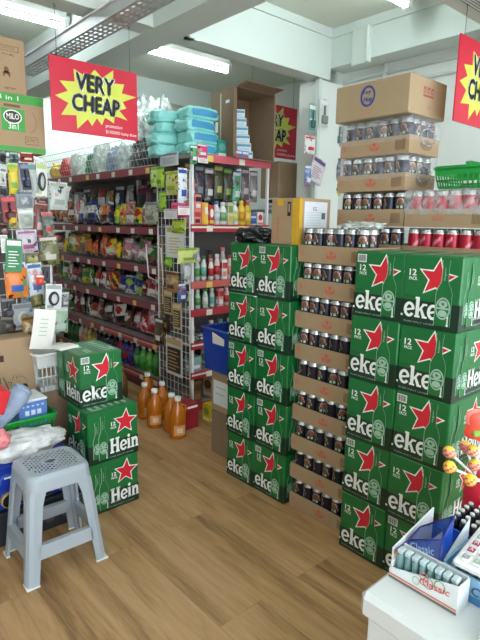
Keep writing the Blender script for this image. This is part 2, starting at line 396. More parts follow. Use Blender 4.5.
# ------------------------------------------------------------------ green beer cases
CW, CD, CH = .25, .208, .245          # long side (x), short side (y), height
def glyph(P, ch, x, y, s, mat, l, kx=.86):
    """slab-serif letters, s = x-height"""
    def R(a, b, c, d): P.rect(x+a*s*kx, x+b*s*kx, y+c*s, y+d*s, mat, l)
    def Q(pts): P.poly([(x+a*s*kx, y+b*s) for a, b in pts], mat, l)
    if ch == 'e':
        P.arc(x+.5*s*kx, y+.5*s, .52*s*kx, .53*s, .27*s*kx, .2*s, 14, 325, mat, l, 18)
        Q([(.16,.36),(.98,.52),(1.0,.66),(.16,.52)]); return .98*s*kx
    if ch == 'k':
        R(.08,.40,0,1.42); R(0,.40,1.27,1.42); R(0,.5,0,.14)
        Q([(.40,.42),(.40,.62),(.72,.98),(1.0,.98)]); Q([(.46,.60),(.64,.72),(1.08,.0),(.74,.0)]); R(.66,1.12,.86,1.0); R(.70,1.16,0,.14); return 1.12*s*kx
    if ch == 'n':
        R(.08,.38,0,1); R(0,.38,.87,1); R(0,.48,0,.14); R(.66,.96,0,.7); R(.58,1.06,0,.14)
        P.arc(x+.60*s*kx, y+.62*s, .36*s*kx, .40*s, .3*s*kx, .24*s, 0, 165, mat, l, 10); return 1.08*s*kx
    if ch == 'i':
        R(.08,.40,0,1); R(0,.40,.87,1); R(0,.5,0,.14); P.ell(x+.24*s*kx, y+1.27*s, .19*s*kx, .17*s, mat, l, 12); return .54*s*kx
    if ch == 'H':
        R(.1,.46,0,1.42); R(.86,1.22,0,1.42); R(.4,.9,.62,.82)
        for a in (0,.76): R(a,a+.56,0,.15); R(a,a+.56,1.27,1.42)
        return 1.36*s*kx
def bottle_print(P, cx, y0, y1, hw, l, fill, label=True):
    H = y1-y0
    prof = [(1,0),(1,.50),(.80,.58),(.46,.66),(.40,.74),(.38,.92),(.46,.93),(.46,1)]
    for grow, mat, ll in ((.0022, PGREY, l), (0, fill, l+1)):
        L = [(cx-hw*a-grow, y0+H*b) for a, b in prof]; Rr = [(cx+hw*a+(grow if mat is fill else grow*.4), y0+H*b) for a, b in prof]
        for k in range(len(prof)-1): P.poly([L[k], Rr[k], Rr[k+1], L[k+1]], mat, ll)
    if label:
        cy = y0+H*.27
        P.ell(cx, cy, hw*.96, hw*1.38, PGREY, l+2, 20); P.ell(cx, cy, hw*.78, hw*1.18, fill, l+3, 20)
        P.ell(cx, cy+hw*.56, hw*.58, hw*.46, PGREY, l+4, 14); P.ell(cx, cy-hw*.6, hw*.58, hw*.42, PGREY, l+4, 14)
        P.rect(cx-hw*.95, cx+hw*.95, cy-hw*.1, cy+hw*.12, PGREY, l+4); P.star(cx, cy+hw*.56, hw*.28, fill, l+5)
        P.text('lager', cx+hw*.1, y0+H*.70, hw*.28, PGREY, l+2, H*.2, .01, 0, PI/2)
        P.rect(cx+hw*.62, cx+hw*.78, y0+H*.03, y0+H*.16, PWHITE, l+2); P.ell(cx+hw*.7, y0+H*.02, hw*.16, hw*.16, PWHITE, l+2, 8)
def star_print(P, cx, cy, R, l):
    P.star(cx, cy, R*1.16, PWHITE, l, .46, 84); P.star(cx, cy, R, PRED, l+1, .44, 84)
def e_face(P, bar):
    W, H = P.W, P.H
    P.rect(0, W, .0, .365*H, BDARK, 1)
    P.text('12', .10*W, .71*H, .09*H, PWHITE, 2, .13*W, .02); P.text('PACK', .10*W, .645*H, .05*H, PWHITE, 2, .15*W, .015)
    star_print(P, .595*W, .69*H, .30*W, 2)
    bottle_print(P, .735*W, .06*H, .95*H, .130*W, 6, BGREEN)
    x = -.07*W
    for ch in 'neke'[0:]:
        if ch == 'n' and x < 0: P.rect(0, .03*W, .125*H, .155*H, PWHITE, 3); x = .05*W; continue
        x += glyph(P, ch, x, .125*H, .205*H, PWHITE, 3, .80) + .0015
    P.text('PURE MALT LAGER', .06*W, .045*H, .022*H, PGREY, 3, .55*W)
    P.text('PREMIUM QUALITY', .05*W, .40*H, .022*H, BDARK, 2, .30*W)
    if bar: P.barcode(.04*W, .23*W, .835*H, .955*H, 2)
def h_face(P):
    W, H = P.W, P.H
    P.rect(0, W, 0, .365*H, BDARK, 1)
    bottle_print(P, .17*W, .10*H, .80*H, .075*W, 2, BGREEN); bottle_print(P, .28*W, .06*H, .90*H, .085*W, 8, BGREEN)
    P.text('12', .45*W, .66*H, .075*H, PWHITE, 2, .09*W, .03); P.text('PACK', .44*W, .60*H, .045*H, PWHITE, 2, .12*W, .02)
    star_print(P, .74*W, .69*H, .225*W, 2)
    x = .415*W
    for ch in 'Hein': x += glyph(P, ch, x, .125*H, .205*H, PWHITE, 3, .73) + .001
    P.text('PURE MALT LAGER', .40*W, .045*H, .022*H, PGREY, 3, .5*W)
def case_mesh(bar):
    m = MB(); a, b = CW/2, CD/2
    m.box(-a, a, -b, b, 0, CH, BGREEN, .004)
    h_face(Print(m, (-a, -b, 0), (1,0,0), (0,0,1), CW, CH)); h_face(Print(m, (a, b, 0), (-1,0,0), (0,0,1), CW, CH))
    e_face(Print(m, (-a, b, 0), (0,-1,0), (0,0,1), CD, CH), bar); e_face(Print(m, (a, -b, 0), (0,1,0), (0,0,1), CD, CH), bar)
    T = Print(m, (-a, -b, CH), (1,0,0), (0,1,0), CW, CD)
    T.rect(.01, CW-.01, .01, CD-.01, BTOP, 1); T.rect(.012, CW-.012, CD*.5-.001, CD*.5+.001, BDARK, 2)
    for k in range(6):
        x = .03+k*.034; T.rect(x, x+.016, .034, .068, PGREY, 2); T.rect(x+.005, x+.011, .068, .082, PGREY, 2)
    T.rect(.03, .085, .018, .03, PGREY, 2); T.ell(.17, .145, .04, .018, PGREY, 2); T.rect(.03, .10, .13, .138, PGREY, 2); T.rect(.03, .09, .146, .154, PGREY, 2)
    return m.mesh('beer_case')
CASE = [case_mesh(False), case_mesh(True)]
def case(x, y, z, label, bar, rz=0, dx=0):
    o = inst('beer_case', CASE[bar], (x, y, z), rz); tag(o, label, 'beer case', 'green beer cases'); return o
JIT = [.0, .004, -.003, .003, -.004, .002, -.002]
FROMTOP = ['bottom', 'second lowest', 'middle', 'second highest', 'top']
barL = {(0,4):0,(1,4):1,(0,3):0,(1,3):0,(0,2):1,(1,2):1,(0,1):0,(1,1):1,(0,0):0,(1,0):1}
for c, (yc, nm) in enumerate(((1.854, 'far left column'), (1.645, 'right column'))):
    for k in range(5):
        case(1.655+.125+JIT[(k*2+c) % 7], yc+JIT[(k+3*c) % 7]*.5, k*CH, 'green beer case, %s of five, %s of left pile beside tan trays' % (FROMTOP[k], nm), barL[c, k])
barR = {(0,4):1,(1,4):0,(0,3):0,(1,3):0,(0,2):0,(1,2):1,(0,1):1,(1,1):0,(0,0):0,(1,0):1}
for c, (yc, nm) in enumerate(((1.073, 'left column'), (.864, 'near right column'))):
    for k in range(5):
        case(1.617+.125+JIT[(k*3+c) % 7], yc+JIT[(k+2*c) % 7]*.4, k*CH, 'green beer case, %s of five, %s of right pile behind counter' % (FROMTOP[k], nm), barR[c, k])
case(1.032, 2.130, 0, 'green beer case on the floor behind the stool, lowest of three', 0)
case(1.034, 2.130, CH, 'green beer case in the middle of the three beside the stool', 0, .02)
case(1.022, 2.225, 2*CH, 'green beer case turned sideways on top of the three beside the stool', 1, PI/2)

# ------------------------------------------------------------------ cans and cardboard trays
TW, TD, TH, CANH, CANR = .348, .238, .072, .140, .0278
ALU = mk('can_aluminium', (196, 198, 200), .25, .8, var=.03)
NAVY = mk('can_navy', (38, 40, 54), .28, .5, var=.12)
TANC = mk('can_tan_medallion', (112, 78, 64), .35, .3, var=.3, scale=140)
PBRO = mk('can_bronze_ring', (168, 132, 116), .3, .4, var=.1)
CRED = mk('can_crimson', (172, 22, 50), .3, .2, var=.08)
CPINK = mk('can_pink_print', (222, 130, 146), .35, .1, var=.1, scale=80)
def can_mesh(kind):
    m = MB(); n = 32
    prof = [(.020,0),(.0255,.006),(CANR,.014)] + [(CANR,.014+.00525*k) for k in range(1, 21)] + [(.0262,.126),(.0238,.133),(.0238,CANH),(.021,CANH-.004)]
    def fm(k, t):
        if k < 1 or k >= 22: return ALU
        ang = (t+.5)/n*2*PI; z = prof[k][1]
        for a0 in (PI, 0.0):
            d = (ang-a0+PI) % (2*PI)-PI; u = d*CANR; v = z-.094
            if kind == 0:
                if v > -.012 and .55 < (u/.020)**2+((v+.012)/.032)**2 < 1: return PBRO
                if v > -.012 and (u/.0135)**2+((v+.012)/.022)**2 < 1: return TANC
                if abs(u) < .019 and .070 < z < .078 and t % 3: return PGREY
            else:
                if abs(v+.012-u*.9) < .0085 and abs(u) < .022: return CPINK
                if abs(u) < .016 and .044 < z < .058: return PWHITE
        return NAVY if kind == 0 else CRED
    m.lathe(prof, ALU, n=n, fmat=fm)
    return m.mesh('drink_can')
CAN = [can_mesh(0), can_mesh(1)]
def tray_mesh(kind):
    m = MB(); a, b, t = TD/2, TW/2, .004        # local x = depth (front at -x), y = width
    m.box(-a, a, -b, b, 0, t, CARD)
    for x0, x1, y0, y1 in ((-a, -a+t, -b, b), (a-t, a, -b, b), (-a+t, a-t, -b, -b+t), (-a+t, a-t, b-t, b)): m.box(x0, x1, y0, y1, t, TH, CARD)
    P = Print(m, (-a, b, 0), (0,-1,0), (0,0,1), TW, TH)
    if kind == 0:
        c = TW*.52
        P.arc(c, .034, .026, .017, .003, .002, 0, 360, PINKRED, 1, 20); P.ell(c, .044, .008, .009, PINKRED, 1, 10); P.rect(c-.024, c+.024, .026, .034, PINKRED, 2)
        P.text('BEER', c-.018, .020, .006, PINKRED, 2, .036, .02); P.text('CANS', c-.014, .0275, .005, CARD, 3, .028, .02)
        P.rect(.012, .014, .022, .056, PINKRED, 1); P.rect(.018, .030, .030, .048, PINKRED, 1); P.rect(.020, .028, .033, .045, CARD, 2)
    else:
        c = TW*.42
        P.rect(c-.024, c+.024, .026, .042, PINKRED, 1); P.rect(c-.022, c+.022, .028, .040, CARD, 2); P.text('DRINK', c-.019, .030, .008, PINKRED, 3, .038, .02)
        P.ell(c, .050, .006, .004, PINKRED, 1, 8); P.arc(.022, .04, .010, .010, .002, .002, 0, 360, PINKRED, 1, 12)
    for k in range(10): P.rect(TW*.815+k*.0048, TW*.815+k*.0048+.0026, .014, .056, CARDE, 1)
    S = Print(m, (-a, -b, 0), (1,0,0), (0,0,1), TD, TH)
    S.ell(TD*.55, .040, .05, .022, CARDD, 1, 18)
    return m.mesh('can_tray')
TRAY = [tray_mesh(0), tray_mesh(1)]
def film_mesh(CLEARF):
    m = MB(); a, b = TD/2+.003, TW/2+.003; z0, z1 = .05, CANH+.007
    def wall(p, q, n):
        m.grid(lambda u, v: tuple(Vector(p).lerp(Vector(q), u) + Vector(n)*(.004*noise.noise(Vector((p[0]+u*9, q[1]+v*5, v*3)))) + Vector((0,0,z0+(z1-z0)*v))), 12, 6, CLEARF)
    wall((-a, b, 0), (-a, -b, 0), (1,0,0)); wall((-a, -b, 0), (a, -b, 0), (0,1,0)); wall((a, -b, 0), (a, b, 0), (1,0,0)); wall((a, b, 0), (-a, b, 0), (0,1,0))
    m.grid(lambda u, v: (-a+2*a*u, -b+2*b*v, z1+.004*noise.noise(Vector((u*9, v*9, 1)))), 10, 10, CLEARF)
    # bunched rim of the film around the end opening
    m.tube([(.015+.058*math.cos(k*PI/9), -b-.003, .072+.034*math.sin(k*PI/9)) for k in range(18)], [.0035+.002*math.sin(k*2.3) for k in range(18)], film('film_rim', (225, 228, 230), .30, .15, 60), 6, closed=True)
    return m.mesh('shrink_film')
FILM = [film_mesh(film('shrink_film_dark', (225, 230, 235), .15, .12, 35)), film_mesh(film('shrink_film_red', (228, 232, 236), .26, .12, 35))]  # whitish glare painted in as film opacity, stronger over the red cans
def tray(cx, cy, z, kind, label, canlab, film_on=False, side=0, group='tan cardboard can trays', rows=1, cols=range(6)):
    t = thing('can_tray', label, 'can tray', (cx, cy, z), 0, group)
    inst('tray', TRAY[kind], (0,0,0), 0, t)
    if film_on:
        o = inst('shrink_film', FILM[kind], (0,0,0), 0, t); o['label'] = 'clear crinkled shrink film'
    col = 'dark' if kind == 0 else 'red'
    x0 = cx-TD/2+.006+CANR; y0 = cy+TW/2-.008-CANR; py = (TW-.016-2*CANR)/5; px = (TD-.012-2*CANR)/3
    for k in cols:
        o = inst('drink_can', CAN[kind], (x0, y0-k*py, z+.0045), random.uniform(-.9, .9) if kind == 0 else random.uniform(-1.4, 1.4))
        tag(o, '%s can, %s from left, front row of %s' % (col, ORD[k], canlab), 'can', 'cans in the cardboard trays')
    for r in range(1, 4):
        if side:
            o = inst('drink_can', CAN[kind], (x0+r*px, y0-5*py, z+.0045), PI/2+random.uniform(-.9, .9))
            tag(o, '%s can, %s along right end of %s' % (col, ORD[r-1], canlab), 'can', 'cans in the cardboard trays')
        elif rows > 1 and r < rows:
            for k in cols:
                o = inst('drink_can', CAN[kind], (x0+r*px, y0-k*py, z+.0045), random.uniform(-3, 3))
                tag(o, '%s can, %s from left, %s row of %s' % (col, ORD[k], ORD[r], canlab), 'can', 'cans in the cardboard trays')
M1P = .1449
for k in range(9):
    lev = 'topmost' if k == 8 else ORD[8-k]+'-from-top' if k else 'lowest'
    tray(1.683+TD/2+JIT[k % 7]*.6, 1.354+JIT[(k+2) % 7]*.6, k*M1P, 0, 'tan cardboard tray, %s of nine stacked between the green case piles' % lev,
         '%s tray between green piles' % lev, rows=2 if k == 8 else 1)
# base cartons hidden behind, and the rear stacks
def carton_mesh(w, d, h, mat=CARD, tape=None, marks=None, bev=.004):
    m = MB(); m.box(-w/2, w/2, -d/2, d/2, 0, h, mat, bev)
    for P, W in ((Print(m, (-w/2, -d/2, 0), (1,0,0), (0,0,1), w, h), w), (Print(m, (-w/2, d/2, 0), (0,-1,0), (0,0,1), d, h), d)):
        P.rect(0.002, W-.002, h*.5-.0006, h*.5+.0006, CARDE, 0) if False else None
    T = Print(m, (-w/2, -d/2, h), (1,0,0), (0,1,0), w, d); T.rect(.003, w-.003, d/2-.001, d/2+.001, CARDE, 1)
    if tape: T.rect(.003, w-.003, d/2-.022, d/2+.022, tape, 2)
    if marks: marks(m, w, d, h)
    return m
ZB = 1.166
for (cx, cy, who) in ((1.96+TD/2, 1.373, 'under the rear dark can trays'), (1.96+TD/2, 1.015, 'under the rear red can trays')):
    for k in range(3):
        m = carton_mesh(TD, TW-.004, ZB/3)
        o = m.build('storage_carton', None, (cx, cy, k*ZB/3)); tag(o, 'plain brown storage carton, %s of three %s' % (['lowest', 'middle', 'topmost'][k], who), 'carton', 'cartons under the rear trays')
M2P = .1495
names2 = ['fourth', 'third', 'second', 'topmost']
for k in range(4):
    tray(1.96+TD/2+JIT[k]*.7, 1.374+JIT[k+1]*.7, ZB+k*M2P, 0, 'tan can tray, %s in the rear stack under the brown carton' % names2[k], '%s rear tray under emblem carton' % names2[k], k >= 2, 1 if k >= 1 else 0)
for k in range(2):
    tray(1.96+TD/2, 1.018, ZB+k*M2P, 1, 'tan can tray holding red cans, %s' % ['lower one mostly hidden by green cases', 'film-wrapped, under the green basket'][k],
         '%s red can tray' % ['lower', 'film-wrapped upper'][k], k == 1, 0, rows=2 if k else 1)
# big carton on top
def fh_marks(m, w, d, h):
    P = Print(m, (-w/2, d/2, 0), (0,-1,0), (0,0,1), d, h); BL = mk('print_blue', (40, 62, 140), .5)
    c, y = d*.46, h*.60
    P.arc(c, y, .038, .043, .009, .009, 0, 360, BL, 1, 26); P.text('Foy', c-.024, y+.004, .022, BL, 2, .040, .03); P.text('Hup', c-.020, y-.028, .026, BL, 2, .044, .03)
    P.rect(c-.030, c+.032, h*.235, h*.245, PINKRED, 1); P.rect(c-.03, c+.02, h*.145, h*.155, PINKRED, 1)
    S = Print(m, (-w/2, -d/2, 0), (1,0,0), (0,0,1), w, h); R_ = mk('print_dull_red', (160, 84, 78), .6)
    for k in range(3): S.rect(.10+k*.03, .122+k*.03, h*.60, h*.76, R_, 1); S.rect(.104+k*.03, .118+k*.03, h*.63, h*.69, CARD, 2)
    S.rect(.10, .185, h*.50, h*.56, R_, 1); S.rect(.135, .165, h*.2, h*.3, mk('print_olive', (150, 132, 90), .6), 1)
m = carton_mesh(.29, .372, .152, mk('kraft_tan', (164, 143, 113), .75, var=.05), None, fh_marks)
o = m.build('brown_carton', None, (1.945+.145, 1.386, ZB+4*M2P+.004)); tag(o, 'large tan carton with round blue emblem atop the tall rear tray stack', 'carton')

# ------------------------------------------------------------------ baskets
def basket(name, label, w, d, h, col, loc, rz=0, taper=.82, slats=True, handle=False, group=None):
    t = thing(name, label, 'basket', loc, rz, group)
    m = MB(); bw, bd = w*taper, d*taper
    m.box(-bw/2, bw/2, -bd/2, bd/2, 0, .005, col)
    def P(u, v, z):    # point on side wall: u perimeter corner pair
        f = z/h; ww = bw+(w-bw)*f; dd = bd+(d-bd)*f; return ww/2, dd/2
    def side(fn, n):
        if slats:
            for k in range(n+1):
                u = -1+2*k/n; m.tube([fn(u, .004), fn(u, h*.72)], .0032, col, 4)
            for z0, z1 in ((0, h*.14), (h*.66, h)):
                m.poly([fn(-1, z0), fn(1, z0), fn(1, z1), fn(-1, z1)], col)
            m.tube([fn(-1, h*.40), fn(1, h*.40)], .004, col, 4)
        else: m.poly([fn(-1, 0), fn(1, 0), fn(1, h), fn(-1, h)], col)
    def fr(s):
        def f(u, z): a, b = P(0, 0, z); return (u*a, s*b, z)
        return f
    def sd(s):
        def f(u, z): a, b = P(0, 0, z); return (s*a, u*b, z)
        return f
    nx = max(6, int(w/.022)); ny = max(5, int(d/.022))
    for s in (-1, 1): side(fr(s), nx); side(sd(s), ny)
    m.build('basket_body', t)
    m = MB(); a, b = w/2+.004, d/2+.004; c = .02
    m.tube([(-a+c,-b,h),(a-c,-b,h),(a,-b+c,h),(a,b-c,h),(a-c,b,h),(-a+c,b,h),(-a,b-c,h),(-a,-b+c,h)], .0075, col, 6, closed=True)
    m.build('rim', t)
    if handle:
        for s in (-1, 1):
            m = MB(); m.tube([(-w/2*.92, s*.01, h-.005), (-w/2*.86, s*.035, h+.016), (-w*.2, s*.05, h+.024), (w*.2, s*.05, h+.024), (w/2*.86, s*.035, h+.016), (w/2*.92, s*.01, h-.005)], .006, col, 6)
            m.build('handle', t)
    return t
GREENP = mk('basket_green', (30, 150, 62), .4, var=.05)
basket('shopping_basket', 'bright green shopping basket on the film-wrapped red cans at right', .24, .32, .082, GREENP, (2.13, .945, ZB+2*M2P+.0015), 0, .88, True, True)

# ------------------------------------------------------------------ small product builders (front = -y, base at z=0)
def bagm(c):
    key = 'bag_print_%d_%d_%d' % c
    if key in MATS: return MATS[key]
    m = mk(key, c, .28, var=.1, scale=30); nt = m.node_tree; b = nt.nodes['Principled BSDF']
    src = b.inputs['Base Color'].links[0].from_socket
    tc = [n for n in nt.nodes if n.type == 'TEX_COORD'][0]
    for k, (sc_, lo, hi, col) in enumerate(((26, .645, .685, tuple(min(255, x*.4+120) for x in c)), (38, .65, .69, tuple(x*.3 for x in c)), (18, .665, .70, (c[2]*.6+60, c[0]*.5+40, c[1]*.5+40)))):
        n = nt.nodes.new('ShaderNodeTexNoise'); n.inputs['Scale'].default_value = sc_; n.inputs['Detail'].default_value = 2; n.noise_dimensions = '4D'; n.inputs['W'].default_value = k*5.3+sum(c)*.01
        nt.links.new(tc.outputs['Object'], n.inputs['Vector'])
        mr = nt.nodes.new('ShaderNodeMapRange'); mr.inputs['From Min'].default_value = lo-.05; mr.inputs['From Max'].default_value = hi-.05; nt.links.new(n.outputs['Fac'], mr.inputs['Value'])
        mx = nt.nodes.new('ShaderNodeMix'); mx.data_type = 'RGBA'; mx.inputs[7].default_value = [lin(max(0, min(255, x))) for x in col]+[1]
        nt.links.new(mr.outputs['Result'], mx.inputs[0]); nt.links.new(src, mx.inputs[6]); src = mx.outputs[2]
    nt.links.new(src, b.inputs['Base Color'])
    return m
def bag_mesh(w, h, t, c1, c2, c3, style=0, seed=0):
    m = MB(); nu, nv = 9, 12
    A, B, D = bagm(c1), bagm(c2), bagm(c3)
    def prof(u, v): return (t/2)*(max(0, math.sin(PI*u))**.55)*(max(0, math.sin(PI*v))**.5)
    def pt(u, v, s):
        n = noise.noise(Vector((u*4+seed*3.1, v*5, s*2)))*.012 + noise.noise(Vector((u*11+seed, v*9, s)))*.006
        x = (u-.5)*w*(1-.10*math.sin(PI*v)); z = v*h
        e = 0 if v in (0, 1) or u in (0, 1) else 1
        return (x+n*.4, s*prof(u, v)+n*e*s, z)
    def fm(u, v):
        if v < .08 or v > .91: return D if style != 2 else A
        if style == 0:
            return B if ((u-.5)/.34)**2+((v-.62)/.2)**2 < 1 else (D if v < .25 and abs(u-.5) < .3 else A)
        if style == 1:
            return B if .45 < v < .75 else (D if ((u-.5)/.25)**2+((v-.28)/.16)**2 < 1 else A)
        if style == 2:
            return B if (u+v*.8) % .55 < .2 else (D if abs(v-.5) < .12 and abs(u-.5) < .3 else A)
        return B if v < .45 else (D if ((u-.5)/.3)**2+((v-.66)/.15)**2 < 1 else A)
    m.grid(lambda u, v: pt(u, v, -1), nu, nv, A, True, fm)
    m.grid(lambda u, v: pt(u, v, 1), nu, nv, A, True, None, None, True)
    return m.mesh('snack_bag')
def bottle_mesh(h, r, body, cap, lab, capr=.42, sy=1, lab0=.2, lab1=.55, n=12):
    m = MB(); A, B, L = cm(*body, rough=.25), cm(*cap, rough=.35), cm(*lab, rough=.45)
    prof = [(r*.86,0),(r,.02*h/.2),(r,h*lab0),(r*1.01,h*lab0),(r*1.01,h*lab1),(r,h*lab1),(r*.98,h*.64),(r*.72,h*.75),(r*capr,h*.83),(r*capr,h*.86),(r*capr*1.2,h*.865),(r*capr*1.2,h*.99),(r*capr,h)]
    m.lathe(prof, [A,A,A,L,A,A,A,A,A,A,B,B], n=n, sy=sy)
    return m.mesh('bottle')
def box_mesh(w, d, h, c1, c2, c3, style=0):
    m = MB(); A, B, D = cm(*c1, rough=.45), cm(*c2, rough=.45), cm(*c3, rough=.45)
    m.box(-w/2, w/2, -d/2, d/2, 0, h, A, .002)
    for P in (Print(m, (-w/2, -d/2, 0), (1,0,0), (0,0,1), w, h), Print(m, (-w/2, d/2, 0), (0,-1,0), (0,0,1), d, h)):
        W = w if P.U.x else d
        if style == 0: P.rect(.003, W-.003, h*.55, h*.85, B, 1); P.rect(W*.15, W*.85, h*.15, h*.4, D, 1)
        elif style == 1: P.ell(W/2, h*.6, W*.36, h*.22, B, 1); P.rect(.004, W-.004, h*.08, h*.25, D, 1)
        else: P.rect(.002, W*.4, .004, h-.004, B, 1); P.rect(W*.5, W*.9, h*.5, h*.8, D, 1)
    return m.mesh('product_box')
def jar_mesh(h, r, body, cap, lab):
    m = MB(); A, B, L = cm(*body, rough=.3), cm(*cap, rough=.35), cm(*lab, rough=.45)
    m.lathe([(r*.95,0),(r,.006),(r,h*.15),(r*1.01,h*.15),(r*1.01,h*.62),(r,h*.62),(r,h*.72),(r*.9,h*.75),(r*.98,h*.76),(r*.98,h*.98),(r*.9,h)], [A,A,L,L,L,A,A,B,B,B], n=14)
    return m.mesh('jar')
def pack_mesh(w, h, c1, c2, c3, style=0, seed=0, peg=0):
    """hanging retail pack: header card with euro-slot, backing and a raised blister or soft pouch"""
    m = MB(); A, B, D = cm(*c1, rough=.4), (bagm(c2) if style in (0, 1) else cm(*c2, rough=.4)), cm(*c3, rough=.4)
    hd = h*.2
    if peg: m.tube([(0, -.003, -h*.035), (0, peg, -h*.035)], .002, WIRE, 5)
    m.box(-w/2, w/2, -.0015, .0015, -h, 0, A)
    P = Print(m, (-w/2, -.0015, -h), (1,0,0), (0,0,1), w, h)
    P.rect(w*.06, w*.94, h-hd, h-h*.05, D, 1); P.rect(w*.40, w*.60, h-h*.045, h-h*.02, PBLACK, 2)
    if style == 0:      # blister bubble
        def pt(u, v): return ((u-.5)*w*.8, -.002-.02*(math.sin(PI*u)**.35)*(math.sin(PI*v)**.35 if 0 < v < 1 else 0), -h*.95+v*h*.7)
        m.grid(pt, 8, 8, B, True, lambda u, v: B if (u-.5)**2+(v-.5)**2 < .14 else A)
    elif style == 1:    # soft pouch
        def pt(u, v): return ((u-.5)*w, -.002-.018*(max(0,math.sin(PI*u))**.5)*(max(0,math.sin(PI*v))**.5)-.004*noise.noise(Vector((u*6+seed, v*6, 0)))*(1 if 0 < u < 1 and 0 < v < 1 else 0), -h+v*h*.85)
        m.grid(pt, 9, 9, B, True, lambda u, v: D if abs(v-.35) < .14 and abs(u-.5) < .32 else B)
    elif style == 2:    # cable coil under clear cover
        for q in range(3): m.tube([(w*(.30-.03*q)*math.cos(k*PI/8), -.006-.004*q, -h*.58+h*(.26-.02*q)*math.sin(k*PI/8)) for k in range(16)], .0035, B, 5, closed=True)
        P.rect(w*.1, w*.5, h*.05, h*.16, D, 1)
    elif style == 3:    # brush / tool
        m.tube([(0, -.010, -h*.25), (0, -.010, -h*.62)], [w*.09, w*.07], B, 8); m.box(-w*.3, w*.3, -.022, -.004, -h*.9, -h*.6, B, .006); P.rect(w*.12, w*.88, h*.38, h*.46, D, 1)
    elif style == 4:    # printed card with lines
        P.rect(w*.1, w*.9, h*.08, h*.72, B, 1)
        for k in range(6): P.rect(w*.16, w*(.62+.2*((k*5) % 3)/2), h*(.15+.09*k), h*(.18+.09*k), D, 2)
    return m.mesh('hanging_pack')
def hang(px0, py0, px1, py1, plane, cols, style, label, cat, name='hanging_pack', tilt=0, off=.012, group=None):
    k, v = list(plane.items())[0]
    pl = {k: v-off}
    a = at((px0+px1)/2, py0, **pl); b = at((px0+px1)/2, py1, **pl); l = at(px0, (py0+py1)/2, **pl); r = at(px1, (py0+py1)/2, **pl)
    w = (r-l).length; h = abs(a.z-b.z)
    me = pack_mesh(w, h, *cols, style, random.random()*9, off if off > .016 else 0)
    me.name = name
    o = inst(name, me, a, (0, tilt, 0) if k == 'Y' else (tilt, 0, FACE_X)); tag(o, label, cat, group); return o

# ------------------------------------------------------------------ gondola along the far aisle (front faces -X)
GX, GY0, GY1 = 2.03, 3.20, 5.55
TAGM = cm(222, 222, 206, .5); TAGY = cm(222, 196, 96, .5); RSTR = cm(196, 58, 66, .4)
t = thing('snack_gondola', 'long supermarket shelf with maroon price rails full of snacks along the far aisle', 'shelf unit', (GX, GY0, 0))
Y0, Y1 = 0, GY1-GY0
m = MB(); m.box(.42, .45, Y0, Y1, 0, 1.72, DARKBACK); m.build('back_panel', t)
for y in (Y0, (Y0+Y1)/2-.25, Y1-.03):
    m = MB(); m.box(.39, .42, y, y+.03, 0, 1.95, WHITE); m.build('upright', t)
m = MB(); m.box(.02, .42, Y0, Y1, 0, .085, cm(84, 26, 36, .5)); m.build('kick_board', t)
SHZ = [1.70, 1.27, .985, .715, .415, .115]
for i, z in enumerate(SHZ):
    d0 = 0 if i < 5 else .03
    m = MB(); m.box(d0, .42, Y0, Y1, z-.03, z, SHELFM); s = m.build('shelf', t)
    m = MB(); m.box(d0-.012, d0, Y0, Y1, z-.05, z+.004, MAROON)
    if i in (4, 5): m.box(d0-.0135, d0-.011, Y0, Y0+.9, z-.038, z-.018, RSTR); m.box(d0-.0138, d0-.0105, Y0, Y0+.9, z-.018, z-.014, TAGM)
    m.build('price_rail', s)
    for k in range(9):
        y = .06+k*.26+random.uniform(-.05, .05)
        if y > Y1-.1: continue
        m = MB(); m.box(d0-.015, d0-.012, y, y+.05, z-.046, z-.008, TAGM if (k+i) % 4 else TAGY); m.build('price_tag', s)
    if 0 < i < 5:
        m = MB()
        for zz in (.03, .06): m.tube([(.012, Y0+.02, z+zz), (.012, Y1-.02, z+zz)], .0013, FENCE, 4)
        for k in range(24):
            y = .03+k*(Y1-.06)/23; m.tube([(.012, y, z), (.012, y, z+.062)], .0010, FENCE, 4)
        m.build('wire_fence', t)
m = MB(); zt = SHZ[0]
for zz in [.0, .05, .10, .15, .20]: m.tube([(.008-.25*zz, Y0+.02, zt+.01+zz), (.008-.25*zz, Y1-.02, zt+.01+zz)], .0024, STEEL, 4)
for k in range(48):
    y = .03+k*(Y1-.06)/47; m.tube([(.008, y, zt+.01), (.008-.05, y, zt+.21)], .0016, STEEL, 4)
m.build('top_wire_fence', t)
